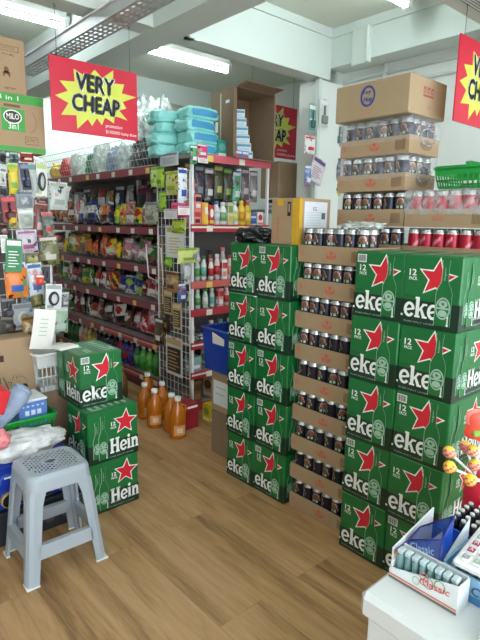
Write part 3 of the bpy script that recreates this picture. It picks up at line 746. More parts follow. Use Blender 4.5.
# snack bags shelf by shelf, from the far (left) end to the near (right) end: main, accent, detail colour
R_, Y_, G_, B_, O_, W_, K_, P_, T_, N_, V_ = (178,28,32), (226,196,30), (58,120,44), (38,56,140), (220,110,30), (218,216,210), (34,30,34), (214,120,150), (150,108,64), (32,38,78), (98,30,66)
LG_ = (140,190,60); BR_ = (96,58,36); MR_ = (112,22,38); TL_ = (70,140,140); GR_ = (150,152,150)
rows = {
 1: [(N_,O_,W_),(O_,BR_,Y_),(W_,O_,N_),(T_,P_,W_),(BR_,W_,O_),(P_,W_,R_),(W_,B_,R_),(GR_,W_,N_),(B_,W_,N_),(N_,W_,B_),(O_,BR_,W_),(N_,O_,W_),(LG_,Y_,G_),(Y_,O_,R_),(T_,W_,P_),(Y_,R_,G_),(W_,T_,R_),(Y_,G_,R_),(LG_,W_,G_)],
 2: [(K_,N_,W_),(N_,W_,O_),(Y_,R_,W_),(Y_,W_,G_),(T_,O_,W_),(T_,BR_,Y_),(O_,T_,BR_),(R_,O_,Y_),(O_,R_,W_),(Y_,W_,R_),(Y_,O_,G_),(W_,P_,T_),(GR_,P_,W_),(P_,W_,G_),(G_,W_,R_),(W_,G_,T_)],
 3: [(BR_,R_,W_),(G_,BR_,Y_),(G_,W_,LG_),(W_,R_,G_),(R_,W_,K_),(K_,R_,W_),(LG_,G_,Y_),(G_,W_,R_),(R_,W_,Y_),(W_,R_,MR_),(MR_,R_,W_),(R_,Y_,K_),(B_,W_,N_),(B_,LG_,W_),(LG_,B_,W_),(MR_,R_,W_),(R_,W_,MR_),(W_,R_,GR_)],
 4: [(K_,BR_,R_),(BR_,K_,W_),(LG_,Y_,G_),(K_,G_,W_),(MR_,W_,R_),(BR_,W_,P_),(K_,W_,MR_),(T_,W_,R_),(BR_,P_,W_),(K_,W_,BR_),(P_,MR_,W_),(W_,K_,R_),(BR_,W_,K_),(P_,W_,MR_),(R_,W_,P_),(P_,R_,W_),(MR_,P_,W_)],
}
cname = {R_:'red',Y_:'yellow',G_:'green',B_:'blue',O_:'orange',W_:'white',K_:'black',P_:'pink',T_:'tan',N_:'navy',V_:'purple',LG_:'lime',BR_:'brown',MR_:'maroon',TL_:'teal',GR_:'grey'}
shn = {1:'upper', 2:'second', 3:'third', 4:'fourth'}
hts = {1: .20, 2: .19, 3: .19, 4: .18}
for sh, lst in rows.items():
    n = len(lst); ya, yb = 5.30, 3.29
    for k, (c1, c2, c3) in enumerate(lst):
        y = ya+(yb-ya)*k/(n-1); w = (ya-yb)/(n-1)*1.16*random.uniform(.85, 1.15); h = min(hts[sh]*random.uniform(.72, 1.15), {1: .3, 2: .19, 3: .175, 4: .20}[sh])
        me = bag_mesh(w, h, .062, c1, c2, c3, (k+sh) % 4, k+sh*20)
        ry = random.uniform(-.2, .2); rx = random.uniform(-.2, .0)
        o = inst('snack_bag', me, (GX+.080+random.uniform(-.004, .010), y, SHZ[sh]+.004+w*.5*abs(math.sin(ry))+.008), (rx, ry, FACE_X+random.uniform(-.35, .35)))
        tag(o, '%s and %s snack bag, %s from far end, front of %s snack shelf' % (cname[c1], cname[c2], ORD[k], shn[sh]), 'snack bag', 'snack bags on the far shelves')
back = {1: [(K_,GR_,R_),(GR_,W_,K_),(K_,R_,W_),(BR_,K_,T_),(R_,W_,R_),(T_,GR_,K_),(N_,B_,W_),(GR_,W_,P_),(V_,K_,P_),(K_,V_,GR_),(BR_,GR_,V_),(T_,Y_,W_)],
        2: [(K_,B_,W_),(BR_,K_,W_),(K_,R_,T_),(MR_,K_,R_),(K_,BR_,O_),(BR_,O_,K_),(G_,K_,W_),(K_,G_,LG_),(MR_,K_,W_),(G_,W_,K_)],
        3: [(K_,MR_,R_),(K_,G_,W_),(MR_,K_,R_),(K_,N_,W_),(MR_,R_,K_),(K_,MR_,W_),(N_,B_,K_),(K_,G_,W_),(MR_,K_,P_),(K_,R_,W_)],
        4: [(K_,BR_,R_),(BR_,K_,T_),(K_,MR_,W_),(MR_,K_,W_),(BR_,K_,P_),(K_,BR_,W_),(MR_,K_,R_),(K_,P_,W_),(BR_,MR_,W_),(K_,MR_,P_)]}
for sh, lst in back.items():
    n = len(lst); ya, yb = 5.2, 3.32
    for k, (c1, c2, c3) in enumerate(lst):
        y = ya+(yb-ya)*k/(n-1); h = {1: .36, 2: .212, 3: .198, 4: .225}[sh]*random.uniform(.88, 1.0)
        me = bag_mesh(.15, h, .07, c1, c2, c3, (k*3+sh) % 4, k+sh*31)
        o = inst('snack_bag', me, (GX+.235+random.uniform(-.01, .01), y, SHZ[sh]+.010), (random.uniform(-.06, .02), random.uniform(-.05, .05), FACE_X+random.uniform(-.2, .2)))
        tag(o, 'tall %s and %s snack bag, %s from far end, back of %s snack shelf' % (cname[c1], cname[c2], ORD[k], shn[sh]), 'snack bag', 'tall snack bags at the back of the far shelves')
# bottles along the bottom shelf
bl = [((60,40,30),(230,230,230),(90,60,40)),((40,90,50),(235,235,235),(60,110,60)),((50,104,56),(235,235,235),(70,120,60)),((58,110,60),(230,230,230),(40,90,50)),((196,190,184),(235,235,235),(206,150,140)),((186,170,130),(236,236,236),(196,160,80)),((190,160,90),(236,236,236),(200,180,90)),((150,120,60),(236,236,236),(170,150,70)),
      ((40,36,44),(220,220,220),(80,80,90)),((34,34,42),(220,220,220),(60,60,70)),((54,50,60),(220,220,220),(120,110,120)),((44,30,40),(210,210,215),(60,44,60)),((160,40,90),(220,220,225),(120,40,110)),((50,60,140),(225,225,230),(160,40,60)),((90,40,120),(220,220,225),(60,50,130)),((40,110,60),(236,236,236),(80,160,70)),((96,170,70),(236,236,236),(60,150,60)),((110,180,80),(236,236,236),(70,160,60)),((80,160,60),(236,236,236),(50,140,60)),((34,80,44),(230,230,230),(60,120,60))]
for k, (b, c, l) in enumerate(bl):
    y = 5.1-(5.1-3.28)*k/(len(bl)-1)
    me = bottle_mesh(.222*random.uniform(.94, 1.03), .036, b, c, l, .34)
    o = inst('drink_bottle', me, (GX+.085, y, SHZ[5]+.002), 0)
    cn = 'green' if b[1] > b[0]+15 and b[1] > b[2]+15 else 'pale' if min(b) > 170 else 'amber' if b[0] > b[2]+35 and b[1] > 90 else 'dark' if max(b) < 70 else 'purple'
    tag(o, '%s drink bottle with light cap, %s from far end of the bottom snack shelf' % (cn, ORD[k]), 'bottle', 'drink bottles on the bottom snack shelf')
# bags on top of the gondola
def lump(name, label, loc, s, mat, seed, amp=.25, cat='plastic bag', freq=2.2, group=None, sub=4):
    import bmesh
    bm = bmesh.new(); bmesh.ops.create_icosphere(bm, subdivisions=sub, radius=1)
    for v in bm.verts:
        p = v.co.copy()
        d = 1+amp*noise.noise(p*freq+Vector((seed*7.3, seed, 0)))+amp*.6*noise.noise(p*freq*2.7+Vector((0, seed*5.1, 0)))+amp*.45*abs(noise.noise(p*freq*6+Vector((seed, 0, 3))))
        v.co = Vector((p.x*s[0]*d, p.y*s[1]*d, max(-.75, p.z*d)*s[2]+.75*s[2]))
    for f in bm.faces: f.smooth = True
    me = bpy.data.meshes.new(name); bm.to_mesh(me); bm.free(); me.materials.append(mat)
    o = bpy.data.objects.new(name, me); C.objects.link(o); o.location = loc
    tag(o, label, cat, group); return o
tops = [(52,'yellow',cm(214,180,50,.3),.055,.075),(60,'red',cm(190,44,44,.3),.07,.09),(74,'clear',CLEARB,.09,.10),(86,'green and clear',film('green_bag_film',(70,150,84),.75,.2,18),.07,.09),(97,'clear',CLEARB,.10,.11),(108,'pale blue',film('blue_bag_film',(150,170,205),.7,.2,18),.09,.10),(119,'clear',CLEARB,.09,.10),(131,'grey',film('grey_bag_film',(120,120,120),.8,.2,18),.08,.08),(143,'dark',mk('dark_bag',(44,40,44),.3,bump=.3),.08,.085)]
for k, (px, nm, mt, sy, sz) in enumerate(tops):
    p = at(px, 160, X=2.14)
    lump('plastic_bag', '%s plastic bag, %s from left behind wire fence atop snack shelves' % (nm, ORD[k]), (2.20+.03*(k % 2), p.y, SHZ[0]+.002), (.085, sy*1.05, sz*1.3), mt, k+1, .3, group='bags on top of the snack shelves')
for k, px in enumerate((150, 157, 163)):
    p = at(px, 120, X=2.3)
    lump('plastic_bag', '%s crumpled bag, %s above the near end of the wire fence' % (['white','clear','silver'][k], ORD[k]), (2.33+.02*k, 3.86-.12*k, SHZ[0]+.26-.03*k), (.09, .08, .19), film('white_bag_film', (205,212,210), .8, .25, 30) if k != 1 else CLEARB, 20+k, .35, group='crumpled bags at the shelf end')
for k, (px, c) in enumerate(((151, (40,36,38)), (158, (90,50,40)))):
    p = at(px, 140, X=2.2)
    lump('plastic_bag', '%s bag under the crumpled bags at the shelf end' % ['black', 'brown'][k], (2.30, 3.80-.28*k, SHZ[0]+.002), (.09, .09, .15), mk('shelf_end_bag_%d' % k, c, .35, bump=.3), 30+k, .3)

# ------------------------------------------------------------------ cosmetics shelves at the aisle end (front faces -Y)
BX0, BX1, BY = 2.03, 2.73, 2.80
t = thing('cosmetics_shelf', 'white shelf unit with red rails full of cosmetics behind the left green pile', 'shelf unit', (BX0, BY, 0))
BW = BX1-BX0
m = MB(); m.box(0, BW, .36, .39, 0, 1.75, DARKBACK); m.build('back_panel', t)
for x in (0, BW-.018):
    m = MB(); m.box(x, x+.018, -.012, .012, 0, 1.755, WHITE, .003); m.build('upright', t)
BZ = [1.75, 1.297, .918, .725, .495, .283, .05]
for i, z in enumerate(BZ):
    m = MB(); m.box(.0, BW, 0, .36, z-.025, z, SHELFM); s = m.build('shelf', t)
    RM = cm(206, 92, 104, .4) if i == 0 else cm(196, 96, 88, .4) if i == 2 else cm(168, 30, 52, .4)
    m = MB(); m.box(-.005, BW+.005, -.016, 0, z-.042, z+.006, RM)
    if i in (1, 4, 5): m.box(-.005, BW+.005, -.0175, -.015, z-.018, z-.006, TAGM)
    m.build('price_rail', s)
    for k in range(2):
        x = .12+k*.28; m = MB(); m.box(x, x+.05, -.019, -.016, z-.04, z-.002, TAGM if (i+k) % 2 else TAGY); m.build('price_tag', s)
m = MB()
for zz in (.025, .05): m.tube([(.01, -.004, BZ[4]+zz), (BW-.01, -.004, BZ[4]+zz)], .0022, WIRE, 4)
for k in range(10): m.tube([(.02+k*(BW-.04)/9, -.004, BZ[4]), (.02+k*(BW-.04)/9, -.004, BZ[4]+.052)], .0018, WIRE, 4)
m.build('wire_fence', t)
m = MB(); yb = .385
for k in range(9): y = -.0+yb*k/8; m.tube([(-.008, y, .05), (-.008, y, 1.65)], .0026 if k not in (0, 8) else .006, WIRE, 5)
for k in range(27): z = .06+k*.061; m.tube([(-.008, 0, z), (-.008, yb, z)], .0026, WIRE, 4)
m.box(-.012, -.004, 0, yb, .02, .06, WHITE); m.build('side_mesh_panel', t)
# items
def brow(lst, z, x0, x1, y, lab, jit=.01):
    n = len(lst)
    for k, (kind, args, nm) in enumerate(lst):
        x = x0+(x1-x0)*k/max(1, n-1)
        me = {'b': bottle_mesh, 'x': box_mesh, 'j': jar_mesh}[kind](*args)
        nme = {'b': 'toiletry_bottle', 'x': 'product_box', 'j': 'cream_jar'}[kind]
        o = inst(nme, me, (BX0+x, BY+y+random.uniform(-jit, jit)*.5, z+.001), random.uniform(-.12, .12))
        tag(o, '%s, %s from left %s' % (nm, ORD[k], lab), {'b': 'bottle', 'x': 'box', 'j': 'jar'}[kind], 'goods on the cosmetics shelves')
RD, PK, YL, WH, BLU, GN, BK, TQ = (190,50,52), (222,128,120), (222,190,70), (222,222,220), (60,100,170), (90,150,80), (36,34,38), (110,180,170)
z1 = BZ[1]
brow([('x',(.055,.05,.10,PK,RD,WH,0),'pink and red carton box'),('x',(.055,.05,.10,PK,RD,BK,0),'pink carton box with dark label'),('x',(.05,.05,.15,YL,(230,150,60),WH,2),'yellow carton box'),('x',(.045,.05,.135,RD,WH,YL,1),'red carton box'),
      ('b',(.165,.026,WH,(70,110,190),(200,205,215),.5),'white bottle with blue cap'),('b',(.16,.03,WH,WH,(120,160,120),.5),'white bottle with green label'),('x',(.05,.045,.16,(206,206,170),(120,150,90),YL,0),'cream carton box'),('b',(.17,.03,WH,(200,205,200),(190,200,120),.45),'white bottle with yellow label'),
      ('b',(.175,.032,YL,(220,180,40),(200,140,30),.5),'amber yellow bottle'),('b',(.17,.032,(214,178,60),(190,60,50),(230,200,90),.5),'yellow bottle with red cap'),('j',(.09,.03,WH,BLU,BLU),'white and blue jar'),('x',(.055,.05,.10,WH,RD,PK,1),'white and red box')], z1, .03, .66, .06, 'on the highest cosmetics shelf')
brow([('x',(.052,.05,.10,PK,RD,WH,0),'pink and red box'),('x',(.052,.05,.10,PK,BK,WH,0),'pink and black box')], z1+.1, .032, .09, .06, 'in second layer of highest cosmetics shelf')
brow([('x',(.05,.05,.10,(214,110,110),RD,WH,1),'coral box on top of the pink tower')], z1+.2, .035, .035, .06, 'above the highest cosmetics shelf')
brow([('b',(.24,.035,(60,60,44),BK,(120,120,60),.5),'dark olive bottle'),('b',(.25,.034,BK,(60,60,64),(50,50,80),.5),'black bottle'),('j',(.23,.04,(60,90,160),WH,WH),'blue and white jar'),('b',(.26,.036,BK,BK,(150,150,156),.5),'black and silver bottle'),('x',(.07,.05,.25,(70,80,40),(50,60,30),YL,0),'olive box'),
      ('b',(.25,.036,(80,84,44),(60,60,40),(60,110,60),.5),'green brown bottle'),('x',(.08,.05,.27,(50,80,60),BLU,GN,1),'green and blue box'),('x',(.06,.05,.24,(120,130,150),BLU,WH,0),'grey blue box'),('b',(.23,.032,(90,80,80),WH,BK,.5),'grey bottle')], z1, .05, .64, .20, 'at the back of the highest cosmetics shelf')
for k, (c1, c2, c3, nm) in enumerate([((70,66,44),(84,80,50),(150,140,80),'olive'),((60,60,70),(50,52,64),(120,124,140),'charcoal'),((120,122,126),(40,42,46),(200,200,204),'black and silver'),((90,96,60),(70,76,44),(160,160,90),'moss green'),((60,70,50),(56,60,48),(120,150,60),'dark green'),((50,90,140),(70,150,110),(200,206,210),'blue and green'),((70,60,62),(96,84,86),(170,166,170),'dusky grey'),((110,60,70),(130,120,124),(200,196,200),'grey and plum')]):
    o = inst('hanging_pack', pack_mesh(.075, .225, c1, c2, c3, 1, k), (BX0+.05+k*.083, BY+.085, BZ[0]-.045-.012*(k % 3)), 0); tag(o, '%s pouch, %s from left hanging in the top cosmetics bay' % (nm, ORD[k]), 'hanging pack', 'pouches hanging in the top cosmetics bay')
z2 = BZ[2]
brow([('b',(.15,.020,WH,GN,(110,150,120),.6),'white tube with green cap'),('b',(.16,.020,(190,200,196),WH,GN,.6),'grey green tube'),('b',(.17,.021,WH,(90,120,110),TQ,.6),'white tube with teal label'),('b',(.15,.02,WH,PK,RD,.6),'white tube with pink cap'),('b',(.18,.022,(230,200,205),WH,RD,.6),'pale pink tube'),('x',(.045,.04,.14,WH,RD,PK,0),'white and red box'),
      ('b',(.17,.021,(226,206,206),RD,PK,.6),'pink tube with red cap'),('x',(.045,.04,.15,(220,170,175),WH,RD,1),'pink box'),('b',(.16,.02,WH,WH,RD,.6),'white tube'),('x',(.05,.04,.13,(200,190,190),RD,WH,0),'grey red box'),('b',(.18,.022,PK,WH,WH,.6),'rose tube'),('b',(.17,.022,WH,PK,PK,.6),'white and rose tube')], z2, .03, .67, .05, 'on the second cosmetics shelf')
brow([('b',(.21,.024,(200,206,200),GN,WH,.6),'tall pale bottle'),('b',(.22,.024,WH,WH,GN,.6),'tall white green bottle'),('b',(.20,.024,(120,90,90),BK,RD,.6),'tall dusky bottle'),('b',(.22,.024,(210,200,200),PK,RD,.6),'tall pink-capped bottle'),('b',(.21,.024,(160,110,110),RD,WH,.6),'tall brick bottle'),('b',(.22,.024,WH,PK,(200,120,120),.6),'tall white pink bottle')], z2, .06, .64, .17, 'behind the second cosmetics shelf')
z3 = BZ[3]
brow([('b',(.12,.02,WH,WH,GN,.6),'short white bottle with green label'),('b',(.135,.02,(190,215,195),WH,GN,.6),'short mint bottle'),('b',(.135,.02,(190,215,195),GN,WH,.6),'short mint bottle with green cap'),('b',(.135,.02,(196,218,200),WH,TQ,.6),'short pale green bottle'),('x',(.045,.04,.13,(214,150,155),RD,WH,0),'rose box'),('b',(.14,.022,(222,170,172),WH,RD,.6),'short rose bottle'),('b',(.14,.022,(224,190,190),RD,WH,.6),'short pink bottle'),
      ('x',(.045,.04,.14,WH,PK,RD,1),'white rose box'),('b',(.14,.022,WH,WH,PK,.6),'short white bottle'),('x',(.05,.04,.12,(200,80,90),WH,PK,0),'red rose box'),('b',(.13,.022,(200,60,70),WH,WH,.6),'short red bottle')], z3, .03, .67, .05, 'on the third cosmetics shelf')
z4 = BZ[4]
brow([('b',(.15,.024,(225,226,230),WH,(150,140,160),.6),'round white bottle'),('x',(.07,.05,.06,BK,GR_,WH,0),'low black box'),('b',(.13,.022,(200,225,215),WH,TQ,.6),'stubby mint bottle'),('b',(.13,.022,(200,225,215),TQ,WH,.6),'stubby teal-capped bottle'),('b',(.13,.022,(204,222,214),WH,GN,.6),'stubby white-capped bottle'),('x',(.06,.05,.11,(226,170,160),RD,WH,0),'salmon box'),('b',(.14,.024,WH,RD,PK,.6),'stubby red-capped bottle'),('x',(.06,.05,.12,WH,PK,RD,1),'white pink box')], z4, .05, .65, .06, 'on the fourth cosmetics shelf')
z5 = BZ[5]
brow([('x',(.09,.08,.10,(150,160,160),TQ,WH,0),'grey teal box'),('x',(.09,.08,.13,(196,205,200),GN,GR_,1),'pale green box'),('x',(.08,.08,.11,(120,124,124),WH,TQ,0),'slate box'),('x',(.09,.08,.15,LG_,YL,G_,1),'lime yellow box'),('x',(.09,.08,.14,(190,190,60),GN,WH,0),'mustard box')], z5, .07, .62, .07, 'on the fifth cosmetics shelf')
z6 = BZ[6]
brow([('x',(.07,.10,.16,(120,84,50),(90,60,36),T_,0),'brown box'),('x',(.08,.10,.16,(190,170,120),BR_,W_,1),'cream brown box'),('x',(.08,.10,.15,(60,50,50),T_,W_,0),'dark box'),('x',(.08,.10,.15,(200,190,170),BR_,K_,0),'beige box')], z6, .07, .58, .07, 'on the lowest cosmetics shelf')
# on top of the cosmetics shelves
TQF = mk('turquoise_pack_wrap', (142, 218, 212), .25, var=.12, scale=30, bump=.6, bscale=26); PBL = mk('pack_blue_print', (66, 150, 196), .4)
def soft_pack(w, d, h, seed):
    import bmesh
    m = MB()
    def pt(u, v):
        a = 2*PI*u; th = PI*(v-.5)
        e = .45
        cx = math.copysign(abs(math.cos(a))**e, math.cos(a))*math.cos(th)**.4 if abs(th) < PI/2-1e-6 else 0
        cy = math.copysign(abs(math.sin(a))**e, math.sin(a))*math.cos(th)**.4 if abs(th) < PI/2-1e-6 else 0
        sz = math.copysign(abs(math.sin(th))**.6, math.sin(th))
        n = 1+.12*noise.noise(Vector((cx*3+seed, cy*3, sz*3)))+.07*noise.noise(Vector((cx*9+seed, cy*9, sz*8)))+.05*abs(noise.noise(Vector((cx*16+seed, cy*16, sz*12))))
        return (w/2*cx*n, d/2*cy*n, h/2+h/2*sz*n)
    m.grid(pt, 64, 20, TQF, True, lambda u, v: PBL if .40 < v < .60 and (.655 < u < .845) else TQF)
    return m.mesh('tissue_pack')
ztop = BZ[0]+.001
spots = [(2.115, 2.93, 0), (2.30, 2.93, 0)]
lv = 0
for k in range(4):
    o = inst('tissue_pack', soft_pack(.25, .18, .084, k), (2.165+JIT[k]*4, 2.92, ztop+k*.075), .05*(k % 3-1)); tag(o, 'turquoise soft tissue pack, %s of the front stack of four on the cosmetics shelves' % ['lowest', 'second', 'third', 'topmost'][k], 'tissue pack', 'turquoise tissue packs')
for k in range(4):
    o = inst('tissue_pack', soft_pack(.20, .20, .080, k+9), (2.05-JIT[k]*4, 3.13, ztop+k*.072), 1.3); tag(o, 'turquoise soft tissue pack, %s of the rear left stack above the shelf corner' % ['lowest', 'second', 'third', 'topmost'][k], 'tissue pack', 'turquoise tissue packs')
for k in range(3):
    o = inst('tissue_pack', soft_pack(.18, .16, .085, k+19), (2.26-.01*k, 3.13, ztop+k*.08), 1.45); tag(o, 'turquoise soft tissue pack, %s of three against the open carton' % ['lowest', 'middle', 'topmost'][k], 'tissue pack', 'turquoise tissue packs')
o = inst('product_box', box_mesh(.075, .05, .115, (40,150,140), TQ, WH, 1), (2.312, 2.85, ztop)); tag(o, 'teal carton box standing before the open carton', 'box')
for k, (px, c) in enumerate(((238, BLU), (246, (80,120,200)))):
    o = inst('product_box', box_mesh(.06, .04, .045, c, WH, (200,60,60), 0), (2.405+.065*k, 2.785, ztop+.0075)); tag(o, 'small blue box, %s of two on the shelf edge before the open carton' % ['left', 'right'][k], 'box')
# open carton on its side, opening towards the shop
a = at(212, 158, Y=2.86); b = at(274, 163, Y=2.86)
cx0, cx1 = 2.362, 2.725; H = .455
t = thing('open_carton', 'brown carton lying open on its side atop the cosmetics shelves', 'carton', ((cx0+cx1)/2, 2.745, ztop), 0)
w = cx1-cx0
m = MB(); th = .006; dd = .27
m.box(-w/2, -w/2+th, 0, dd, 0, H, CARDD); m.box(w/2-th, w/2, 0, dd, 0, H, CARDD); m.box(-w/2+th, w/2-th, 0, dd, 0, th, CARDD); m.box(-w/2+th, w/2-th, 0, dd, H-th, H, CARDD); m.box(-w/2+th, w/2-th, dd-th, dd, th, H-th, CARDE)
P = Print(m, (-w/2, dd, 0), (0,-1,0), (0,0,1), dd, H); P.rect(.10, .115, .05, .43, cm(196, 190, 180, .3), 1); P.rect(.16, .20, .36, .38, PWHITE, 1); P.rect(.05, .08, .18, .25, PWHITE, 1)
m.build('carton_body', t)
m = MB(); m.M = Matrix.Translation((-w/2, 0, 0)) @ Matrix.Rotation(math.radians(-150), 4, 'Z'); m.box(0, .05, -.003, .003, .01, H-.02, CARDD); m.build('flap', t)
m = MB(); m.M = Matrix.Translation((w/2+.004, 0, 0)) @ Matrix.Rotation(math.radians(84), 4, 'Z'); m.box(0, .12, -.003, .003, .005, H-.01, CARD); m.build('flap', t)
m = MB(); m.M = Matrix.Translation((0, 0, H)) @ Matrix.Rotation(math.radians(-8), 4, 'X'); m.box(-w/2+.01, w/2-.02, -.10, 0, -.003, .003, CARDD); m.build('flap', t)
TB = (150,190,210)
for k in range(6):
    o = inst('tissue_box', box_mesh(.13, .10, .053, (212,226,232), (84,146,176), (176,208,220), 0), (2.555-.016*k, 2.87, ztop+.008+k*.0535), .95); tag(o, 'blue and white tissue box, %s of six inside the open carton' % ['lowest', 'second', 'third', 'fourth', 'fifth', 'topmost'][k], 'box', 'tissue boxes in the open carton')

# hanging goods at the corner of the two shelf units
CX = {'X': 2.02}; CY = {'Y': 2.79}
GRN, LIM, YEL, HPK, CLR = (120,180,60), (170,200,50), (214,210,60), (226,40,120), (200,204,200)
for (q, plane, cols, st, lab, cat, off) in [
    ((151,167,157,187), CX, (LIM,(190,210,120),GRN), 1, 'light green pad pack hanging leftmost at the shelf corner', 'hanging pack', .03),
    ((157,166,164,188), CX, (GRN,LIM,(90,150,50)), 1, 'lime green pad pack hanging beside the light green one', 'hanging pack', .03),
    ((166,171,179,195), CX, (YEL,(206,204,110),(150,170,40)), 1, 'yellow notepad pack hanging at the shelf corner', 'hanging pack', .04),
    ((178,168,187,203), CY, (WH,(220,224,230),(40,80,160)), 1, 'white pack with blue top hanging at the shelf corner', 'hanging pack', .03),
    ((171,202,187,217), CX, (HPK,HPK,(240,120,170)), 4, 'hot pink card with white writing at the shelf corner', 'card', .07),
    ((164,209,177,219), CX, (WH,WH,(190,180,184)), 4, 'white price card left of the hot pink card', 'card', .085),
    ((178,206,190,215), CY, (WH,(236,230,230),(200,120,140)), 4, 'white price card right of the hot pink card', 'card', .06),
    ((172,220,185,233), CX, (YEL,LIM,(160,170,40)), 1, 'small yellow pouch under the hot pink card', 'hanging pack', .05),
    ((159,192,166,212), CX, (GRN,(150,190,60),LIM), 1, 'long green strip pack left of the price cards', 'hanging pack', .04),
    ((145,202,158,224), CX, (GR_,(166,166,150),(120,120,110)), 1, 'grey pouch hanging over the snack shelf end', 'hanging pack', .05),
    ((166,226,184,258), CX, (WH,(224,224,216),(200,170,110)), 4, 'white printed panel card with brown lettering at the corner', 'card', .03),
    ((178,248,197,263), CY, (LIM,(210,214,130),(120,160,60)), 1, 'yellow green square pad pack on the shelf post', 'hanging pack', .05),
    ((165,257,172,267), CX, (GRN,LIM,(100,160,40)), 0, 'small lime ball pack below the printed panel', 'hanging pack', .05),
    ((166,272,178,292), CX, (T_,(170,130,80),BR_), 1, 'tan pouch hanging in the middle of the corner', 'hanging pack', .05),
    ((164,290,172,314), CX, ((190,160,110),(60,50,40),(210,190,150)), 4, 'tan comb card hanging above the framed pack', 'card', .04),
    ((173,303,181,329), CX, ((190,166,120),(70,56,40),(214,196,150)), 4, 'tan comb card hanging right of another comb card', 'card', .035),
    ((178,283,186,302), CY, ((50,70,120),(60,90,150),WH), 1, 'small blue pouch on the shelf post', 'hanging pack', .03),
    ((184,262,190,284), CY, ((200,204,208),(190,196,200),GR_), 1, 'small clear pack on the shelf post', 'hanging pack', .03),
    ((166,337,182,375), CX, ((206,202,196),(40,32,32),(190,160,110)), 4, 'dark and tan pack in a white frame near the orange bottles', 'hanging pack', .03),
    ((162,305,170,332), CX, ((70,56,48),(50,40,36),T_), 1, 'dark brown pouch above the framed pack', 'hanging pack', .02),
    ((155,318,163,345), CX, ((60,50,48),(90,70,50),W_), 1, 'dark snack pouch hanging beside the snack shelf end', 'hanging pack', .04),
    ((190,145,197,164), CY, ((60,150,90),(70,160,100),WH), 1, 'green toy pack hanging from the top cosmetics rail', 'hanging pack', .05),
    ((197,144,207,158), CY, ((222,40,110),(226,60,130),WH), 1, 'magenta toy pack hanging from the top cosmetics rail', 'hanging pack', .05),
    ((198,157,208,163), CY, (WH,WH,(200,120,140)), 4, 'white price card below the magenta toy pack', 'card', .055),
    ((160,153,178,166), CX, ((206,210,214),(190,196,200),(120,124,130)), 4, 'grey printed price board above the hanging pads', 'card', .03)]:
    hang(*q, plane, cols, st, lab, cat, 'price_card' if cat == 'card' else 'hanging_pack', off=off, group='goods hanging at the shelf corner')
p0 = at(146, 247, X=1.97); p1 = at(163, 282, X=1.97)
m = MB(); yy = sorted((p0.y, p1.y)); zz = sorted((p0.z, p1.z))
m.tube([(1.97, yy[0], zz[0]-.02), (1.97, yy[0]+.02, zz[1]), (1.97, yy[1], zz[1]+.02), (1.97, yy[1]-.03, zz[0]+.02)], .005, WIRE, 6, closed=True)
o = m.build('display_hanger'); tag(o, 'empty white wire frame hanging crooked before the snack shelf end', 'hanger')
for k, px in enumerate((159.5, 162.5)):
    a = at(px, 236+4*k, X=2.017); b = at(px+2, 338+6*k, X=2.017)
    m = MB(); m.tube([a, b], .005, cm(176, 140, 96, .6), 6); o = m.build('bamboo_stick'); tag(o, 'thin tan stick, %s of two hanging at the shelf corner' % ['left', 'right'][k], 'stick')

# ------------------------------------------------------------------ orange bottles on the floor
def orange_bottle(x, y, h, lab, rz):
    t = thing('juice_bottle', lab, 'bottle', (x, y, 0), rz, 'orange bottles on the floor')
    r = .051; OR = mk('orange_juice', (186, 104, 16), .22, var=.05, coat=.3)
    m = MB(); m.lathe([(r*.85,0),(r,.008),(r,h*.16),(r*.93,h*.20),(r,h*.24),(r,h*.52),(r*.95,h*.60),(r*.78,h*.70),(r*.50,h*.82),(r*.33,h*.88),(r*.33,h*.90)], OR, n=18, sy=.85); m.build('bottle_body', t)
    m = MB(); m.lathe([(r*.37,h*.90),(r*.40,h*.905),(r*.40,h*.985),(r*.34,h)], PWHITE, n=14); m.build('cap', t)
    m = MB(); m.grid(lambda u, v: (r*1.02*math.cos(PI*1.5-.75+1.5*u), r*1.02*.85*math.sin(PI*1.5-.75+1.5*u), h*(.10+.24*v)), 8, 4, cm(214, 150, 96, .5), True, lambda u, v: cm(224, 200, 170, .5) if (u-.5)**2+(v-.5)**2 < .1 else cm(214, 150, 96, .5)); m.build('label', t)
    m = MB(); m.tube([(r*.45, 0, h*.80), (r*.95, 0, h*.76), (r*1.0, 0, h*.64), (r*.88, 0, h*.58)], .007, OR, 6); m.build('handle', t)
for (x, y, h, l, r) in [(1.733,2.926,.245,'orange drink bottle nearest the snack shelves in the front row',.2),(1.701,2.748,.255,'orange drink bottle in front row with a yellow sticker beside it',-.4),(1.745,2.62,.25,'orange drink bottle third in the front row on the floor',.3),
        (1.718,2.508,.265,'large orange drink bottle nearest to the green pile',-.3),(1.86,3.10,.25,'orange drink bottle behind the first front-row bottle',.1),(1.83,2.86,.25,'orange drink bottle behind the second front-row bottle',.5)]:
    orange_bottle(x, y, h, l, r)
m = MB(); AM = mk('amber_liquid', (120, 84, 34), .25, coat=.3)
me = bottle_mesh(.25, .04, (112,82,40), (150,120,50), (120,96,50), .34)
p = at(124, 398, Z=0); o = inst('drink_bottle', me, (p.x, p.y+.02, 0)); tag(o, 'brown amber bottle standing alone right of the sideways beer case', 'bottle')
